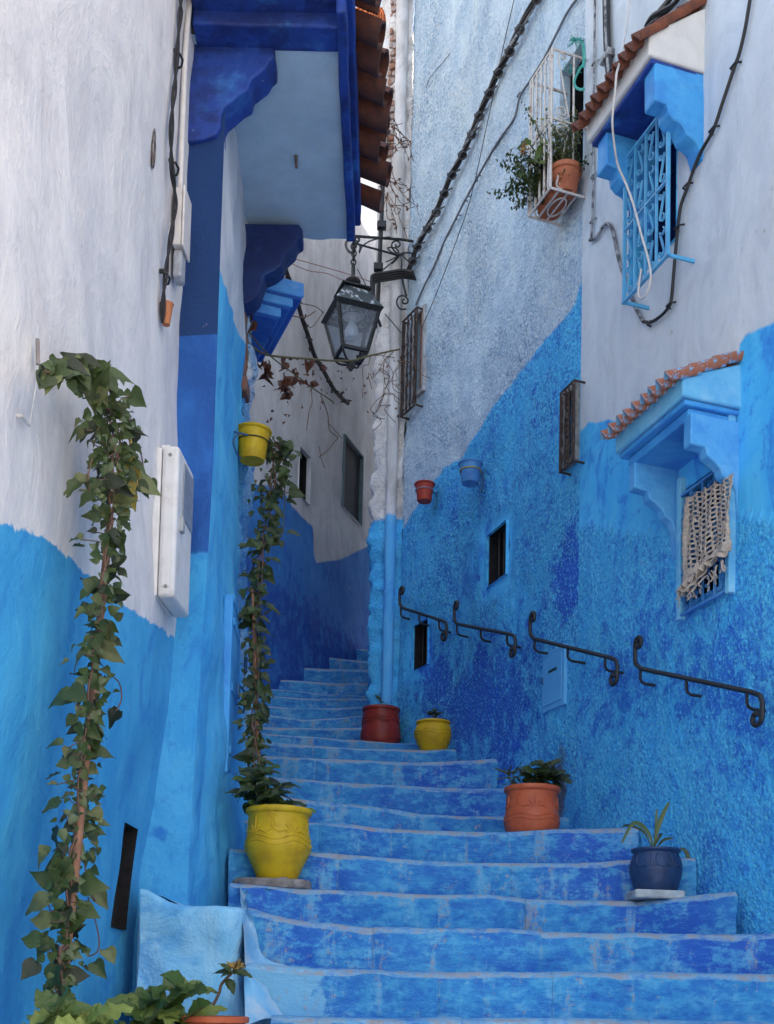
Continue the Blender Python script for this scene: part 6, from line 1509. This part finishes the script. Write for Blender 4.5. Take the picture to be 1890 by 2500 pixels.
p1 = Vector((at(165, 2500, 3.72).x, 3.72, 0)); k_ = max(i for i in range(len(steps)) if depth_at(i, p1.x)[0] < 3.6); p1.z = step_top(k_, p1.x); h1_ = at(165, 2500, 3.72).z - p1.z
pot('flower_pot', 'big clay pot below the vine, mostly under the bottom edge', p1, [(a * 1.1, b * (h1_ - .06) / .205) for a, b in TERP], TER)
bush('leafy_plant', 'fresh green serrated plant at the foot of the tall vine', p1 + Vector((0, 0, h1_ - .10)), [(-.02, -.05, .13), (.07, -.06, .10), (.02, -.08, .05), (-.05, 0, .08), (.10, 0, .05)], SR, 32, .130, whorl=5, up=.3)

# ------------------------------------------------------------------ caged window with pots
cf, sn_, sf_, zt_c, zb_c = None, *[None] * 4
WI = simple('white_rusty_iron', (.60, .57, .55), .6, var=.15, sc=30, bumpd=.002, col2=(.26, .12, .08), amt=.7, vlo=.54, vhi=.66)
oc = .27
cf, sn_, sf_, zt_c, zb_c = cage('window_cage', HD, WD, ((1343, 99), (1350, 437)), ((1293, 262), (1293, 552)), oc, 5, WI, .008, False, False)
Pc = lambda s, z, o=oc: WD.pt(s, z, o)
def cbar(pts, r=.007, nm='scroll'):
    mb = MB(); mb.tube(pts, r, 5); mb.build(nm, WI, cf)
zm = lerp(zb_c, zt_c, .5)
for s in (sn_, sf_):
    cbar([Pc(s, zm, -.02), Pc(s, zm)], .009, 'rail'); cbar([Pc(s, zb_c, oc * .38), Pc(s, zt_c, oc * .38)], .008, 'bar')
    for z0_, z1_, fl in ((zm, zt_c, 1), (zb_c, zm, -1)):
        H_ = z1_ - z0_; r = oc * .20; c_z = z0_ + r + .01 if fl > 0 else z1_ - r - .01; oo = oc * .70
        sp_ = [(oo + q * cos(th), c_z + fl * q * sin(th)) for q, th in [(lerp(.012, r, i / 16), lerp(2.2 * pi, -.9 * pi + pi * .0, i / 16)) for i in range(17)]]
        c2 = z1_ - r * .7 if fl > 0 else z0_ + r * .7; r2 = r * .6
        sp2_ = [(oo + r2 * .1 + q * cos(th), c2 + fl * q * sin(th)) for q, th in [(lerp(r2, .008, i / 14), lerp(0, 1.9 * pi, i / 14)) for i in range(15)]]
        cbar([Pc(s, z, o) for o, z in sp_ + sp2_], .006)
cbar([Pc(sn_, zm), Pc(sf_, zm)], .009, 'rail')
for i in range(5):
    s = lerp(sf_, sn_, (i + .5) / 5)
    for z0_, z1_ in ((zb_c + .02, zm - .01), (zm + .01, zt_c - .02)):
        sc2 = s_scroll(s, z0_, z1_, abs(sn_ - sf_) / 10, 1 if i % 2 else -1); cbar([Pc(a, b) for a, b in sc2], .006)
for f in (.25, .5, .75): cbar([Pc(sn_, zb_c, oc * f), Pc(sf_, zb_c, oc * f)], .007, 'bar')
sm_ = (sn_ + sf_) / 2; cbar([Pc(sm_ + .10 * cos(t), zb_c, oc * .5 + .05 * sin(t)) for t in [2 * pi * i / 16 for i in range(17)]], .006)
mb = MB(); nD = Vector((*WD.nrm(sm_), 0))
potp = [(.075, 0), (.085, .01), (.105, .10), (.112, .14), (.125, .145), (.127, .175), (.12, .18)]
cpots = []
for f, lab in ((.86, 'nearest terracotta pot standing in the white window cage'), (.5, 'middle terracotta pot standing in the white window cage'), (.16, 'farthest terracotta pot standing in the white window cage')):
    s = lerp(sf_, sn_, f); P = WD.pt(s, zb_c + .012, oc * .50); cpots.append(P); pot('terracotta_pot', lab, P, [(a * .9, b) for a, b in potp], TER, group='terracotta pots in the window cage', n=28)
SMALL = leaf_set(OVAL, (DKG, IVY, IVY2), 2); 
def fluff(name, label, P, rad, n, size, leaves, seed, mats=None):
    """Fine-leaved bush: twigs carrying many leaves too small to pick apart."""
    rnd = random.Random(seed); t = thing(name, label, 'plant', P); mb = MB()
    for k in range(26):
        d = Vector((rnd.gauss(0, 1) * rad[0], rnd.gauss(0, 1) * rad[1], abs(rnd.gauss(.5, .6)) * rad[2])); tip = P + d; mid = P.lerp(tip, .5) + rvec(rnd, .02); mb.tube([P, mid, tip], .0022, 4)
        for j in range(n // 26):
            q = P.lerp(tip, rnd.uniform(.35, 1.1)) + rvec(rnd, .022); x = rvec(rnd).normalized() * size * rnd.uniform(.6, 1.3); y = x.orthogonal().normalized() * x.length * .38
            mb.add([q, q + x * .5 + y, q + x, q + x * .5 - y], [(0, 1, 2, 3)])
    o = mb.build('foliage', leaves, t, False); o['kind'] = 'stuff'; return t
fluff('window_plant', 'fine-leaved olive bush in the nearest pot of the window cage', cpots[0] + Vector((0, 0, .16)), (.10, .11, .26), 1700, .026, IVY2, 41)
fluff('window_plant', 'fine-leaved dark bush in the middle pot of the window cage', cpots[1] + Vector((0, 0, .16)), (.12, .11, .26), 1700, .028, DKG, 42)
fluff('window_plant', 'fine-leaved bush spilling out at the far end of the window cage', cpots[2] + Vector((-.10, -.10, .06)), (.15, .15, .22), 1900, .028, IVY, 43)
t = thing('geranium', 'leggy light green plant with an orange flower leaning out of the window cage', 'plant', cpots[2] + Vector((0, 0, .18)))
LG = leaf_set(HEART, (MINT, MINT2), 2); b = cpots[2] + Vector((0, -.05, .16))
for px, py, s_ in ((1300, 400, .14), (1295, 355, .09), (1318, 345, .08), (1310, 310, .07), (1330, 370, .10), (1285, 425, .09), (1335, 300, .06), (1345, 330, .07)):
    q = at(px, py, cpots[2].y - .18); mb = MB(); mb.tube(spline([b, b.lerp(q, .5) + Vector((0, 0, .05)), q], 4), .004, 5); mb.build('stem', STEMG, t); put_leaf(rnd.choice(LG), t, q, Vector((rnd.uniform(-.8, .4), -.4, rnd.uniform(-.7, .3))), Vector((rnd.uniform(-.4, .4), -1, .5)), s_)
q = at(1276, 362, cpots[2].y - .2)
for k in range(18): a = rnd.random() * 6.3; put_leaf(PET[2] if k % 3 else PET[0], t, q + rvec(rnd, .02), rvec(rnd), rvec(rnd), .035, 'petal', 1.8)
# turquoise rope tied to the cage
ROPE = simple('turquoise_rope', (.05, .42, .38), .8, var=.25, sc=60, bumpd=.002, col2=(.45, .6, .6), amt=.4)
rp = thing('rope', 'frayed turquoise rope looped over the top of the window cage', 'rope', Pc(sn_, zt_c))
Rc = lambda pts, o: spline([WD.pt(*WD.hit(px, py, o_), o_) for (px, py), o_ in zip(pts, o)], 5)
mb = MB(); mb.tube(Rc([(1395, 98), (1420, 100), (1425, 150), (1415, 170), (1403, 195), (1405, 212), (1418, 219), (1427, 216)], [oc * .8, .10, .08, .09, .1, .1, .08, .06]), .009, 6); mb.build('rope_loop', ROPE, rp)
mb = MB(); mb.tube(Rc([(1425, 105), (1428, 140), (1424, 165)], [.09, .08, .08]), .008, 6); mb.build('rope_end', ROPE, rp)
mb = MB(); kp_ = WD.pt(*WD.hit(1404, 100, .2), .2)
for k in range(40): d = rvec(rnd, .05); mb.tube([kp_, kp_ + d], .0022, 3)
for k in range(40): q = WD.on(1372 + 40 * rnd.random(), 168 + rnd.uniform(-6, 10), .04); mb.tube([q, q + rvec(rnd, .03)], .0022, 3)
o = mb.build('frayed_fibre', ROPE, rp); o['kind'] = 'stuff'

# ------------------------------------------------------------------ dry creeper strung across the alley
dv = thing('dry_creeper', 'withered brown creeper strung from the left pier to the brown grille', 'creeper', at(590, 790, 7.3))
def D_(px): return lerp(7.2, 10.1, min(1, max(0, (px - 580) / 390)))
def twig(pts, r, mat=TWIG, d=None, parent=dv, ks=4):
    mb = MB(); P = spline([at(px, py, d or D_(px)) for px, py in pts], ks); mb.tube(P, r, 5); mb.build('twig', mat, parent); return P
STEMO = simple('olive_stem', (.14, .11, .045), .8, bumpd=0)
twig([(575, 745), (583, 800), (605, 835), (640, 862), (682, 871), (753, 876), (800, 880), (860, 880), (905, 868), (975, 853)], .008, STEMO)
twig([(600, 800), (640, 850), (680, 885), (722, 915), (760, 945), (805, 975), (815, 985)], .005, STEMO)
twig([(590, 786), (620, 785), (690, 768), (740, 775), (770, 760)], .004); twig([(635, 715), (690, 695), (720, 735), (770, 748), (790, 765)], .0035); twig([(740, 775), (760, 800), (790, 760)], .003)
twig([(760, 950), (762, 985), (755, 1005), (748, 1052)], .0035); twig([(783, 965), (800, 1010), (805, 1050), (825, 1068), (815, 1080), (800, 1100), (780, 1115)], .004); twig([(780, 1090), (783, 1115), (792, 1142)], .003); twig([(800, 1030), (835, 1070)], .003)
for seed in range(16):
    r2 = random.Random(seed + 50); x, y = r2.choice(((905, 868), (930, 900), (960, 860), (985, 880), (940, 960), (970, 930))); pts = [(x, y)]
    for k in range(4): x += r2.uniform(-26, 30); y += r2.uniform(-10, 42); pts.append((x, y))
    twig(pts, .003)
rb = random.Random(8); DL = [leaf_mesh('dry_leaf', DRY, HEART, .8, .8, .12) for _ in range(4)]
big = [(700, 938, .14), (690, 925, .12), (712, 920, .11), (705, 955, .10), (657, 905, .10), (699, 882, .09), (757, 880, .09), (764, 932, .08), (655, 890, .08), (720, 905, .06), (640, 880, .05), (625, 880, .07), (605, 765, .10), (612, 790, .08), (580, 800, .07), (655, 790, .08), (685, 760, .08), (640, 752, .06), (618, 745, .05), (650, 800, .07), (560, 958, .10), (566, 985, .10), (600, 905, .09), (606, 890, .06), (585, 960, .06), (672, 752, .05), (745, 912, .05), (795, 897, .06), (740, 925, .05)]
for px, py, s_ in big:
    for k in range(2): put_leaf(rb.choice(DL), dv, at(px + rb.uniform(-6, 6), py + rb.uniform(-6, 6), D_(px)), Vector((rb.uniform(-.6, .6), rb.uniform(-.5, .5), -1)), rvec(rb), s_ * .8, 'dry_leaf')
for k in range(60):
    px = rb.uniform(640, 1010); py = lerp(870, 900, rb.random()) + (rb.random() ** 2) * 150; put_leaf(rb.choice(DL), dv, at(px, py, D_(px)), rvec(rb), rvec(rb), .022, 'dry_leaf')
dp = thing('dry_creeper', 'sparse dry twigs hanging before the pilaster below the roof tiles', 'creeper', at(950, 300, 9.6))
for seed in range(22):
    r2 = random.Random(seed + 90); x, y = r2.choice(((925, 255), (940, 300), (935, 360), (930, 420), (945, 470))); pts = [(x, y)]
    for k in range(5): x += r2.uniform(-8, 28); y += r2.uniform(-14, 40); pts.append((x, y))
    mb = MB(); P = spline([at(px, py, 9.6 + .02 * i) for i, (px, py) in enumerate(pts)], 3); mb.tube(P, .0032, 4); mb.build('twig', TWIG, dp)
    for q in P[4::4]: put_leaf(DL[0], dp, q, rvec(r2), rvec(r2), .024, 'dry_leaf')
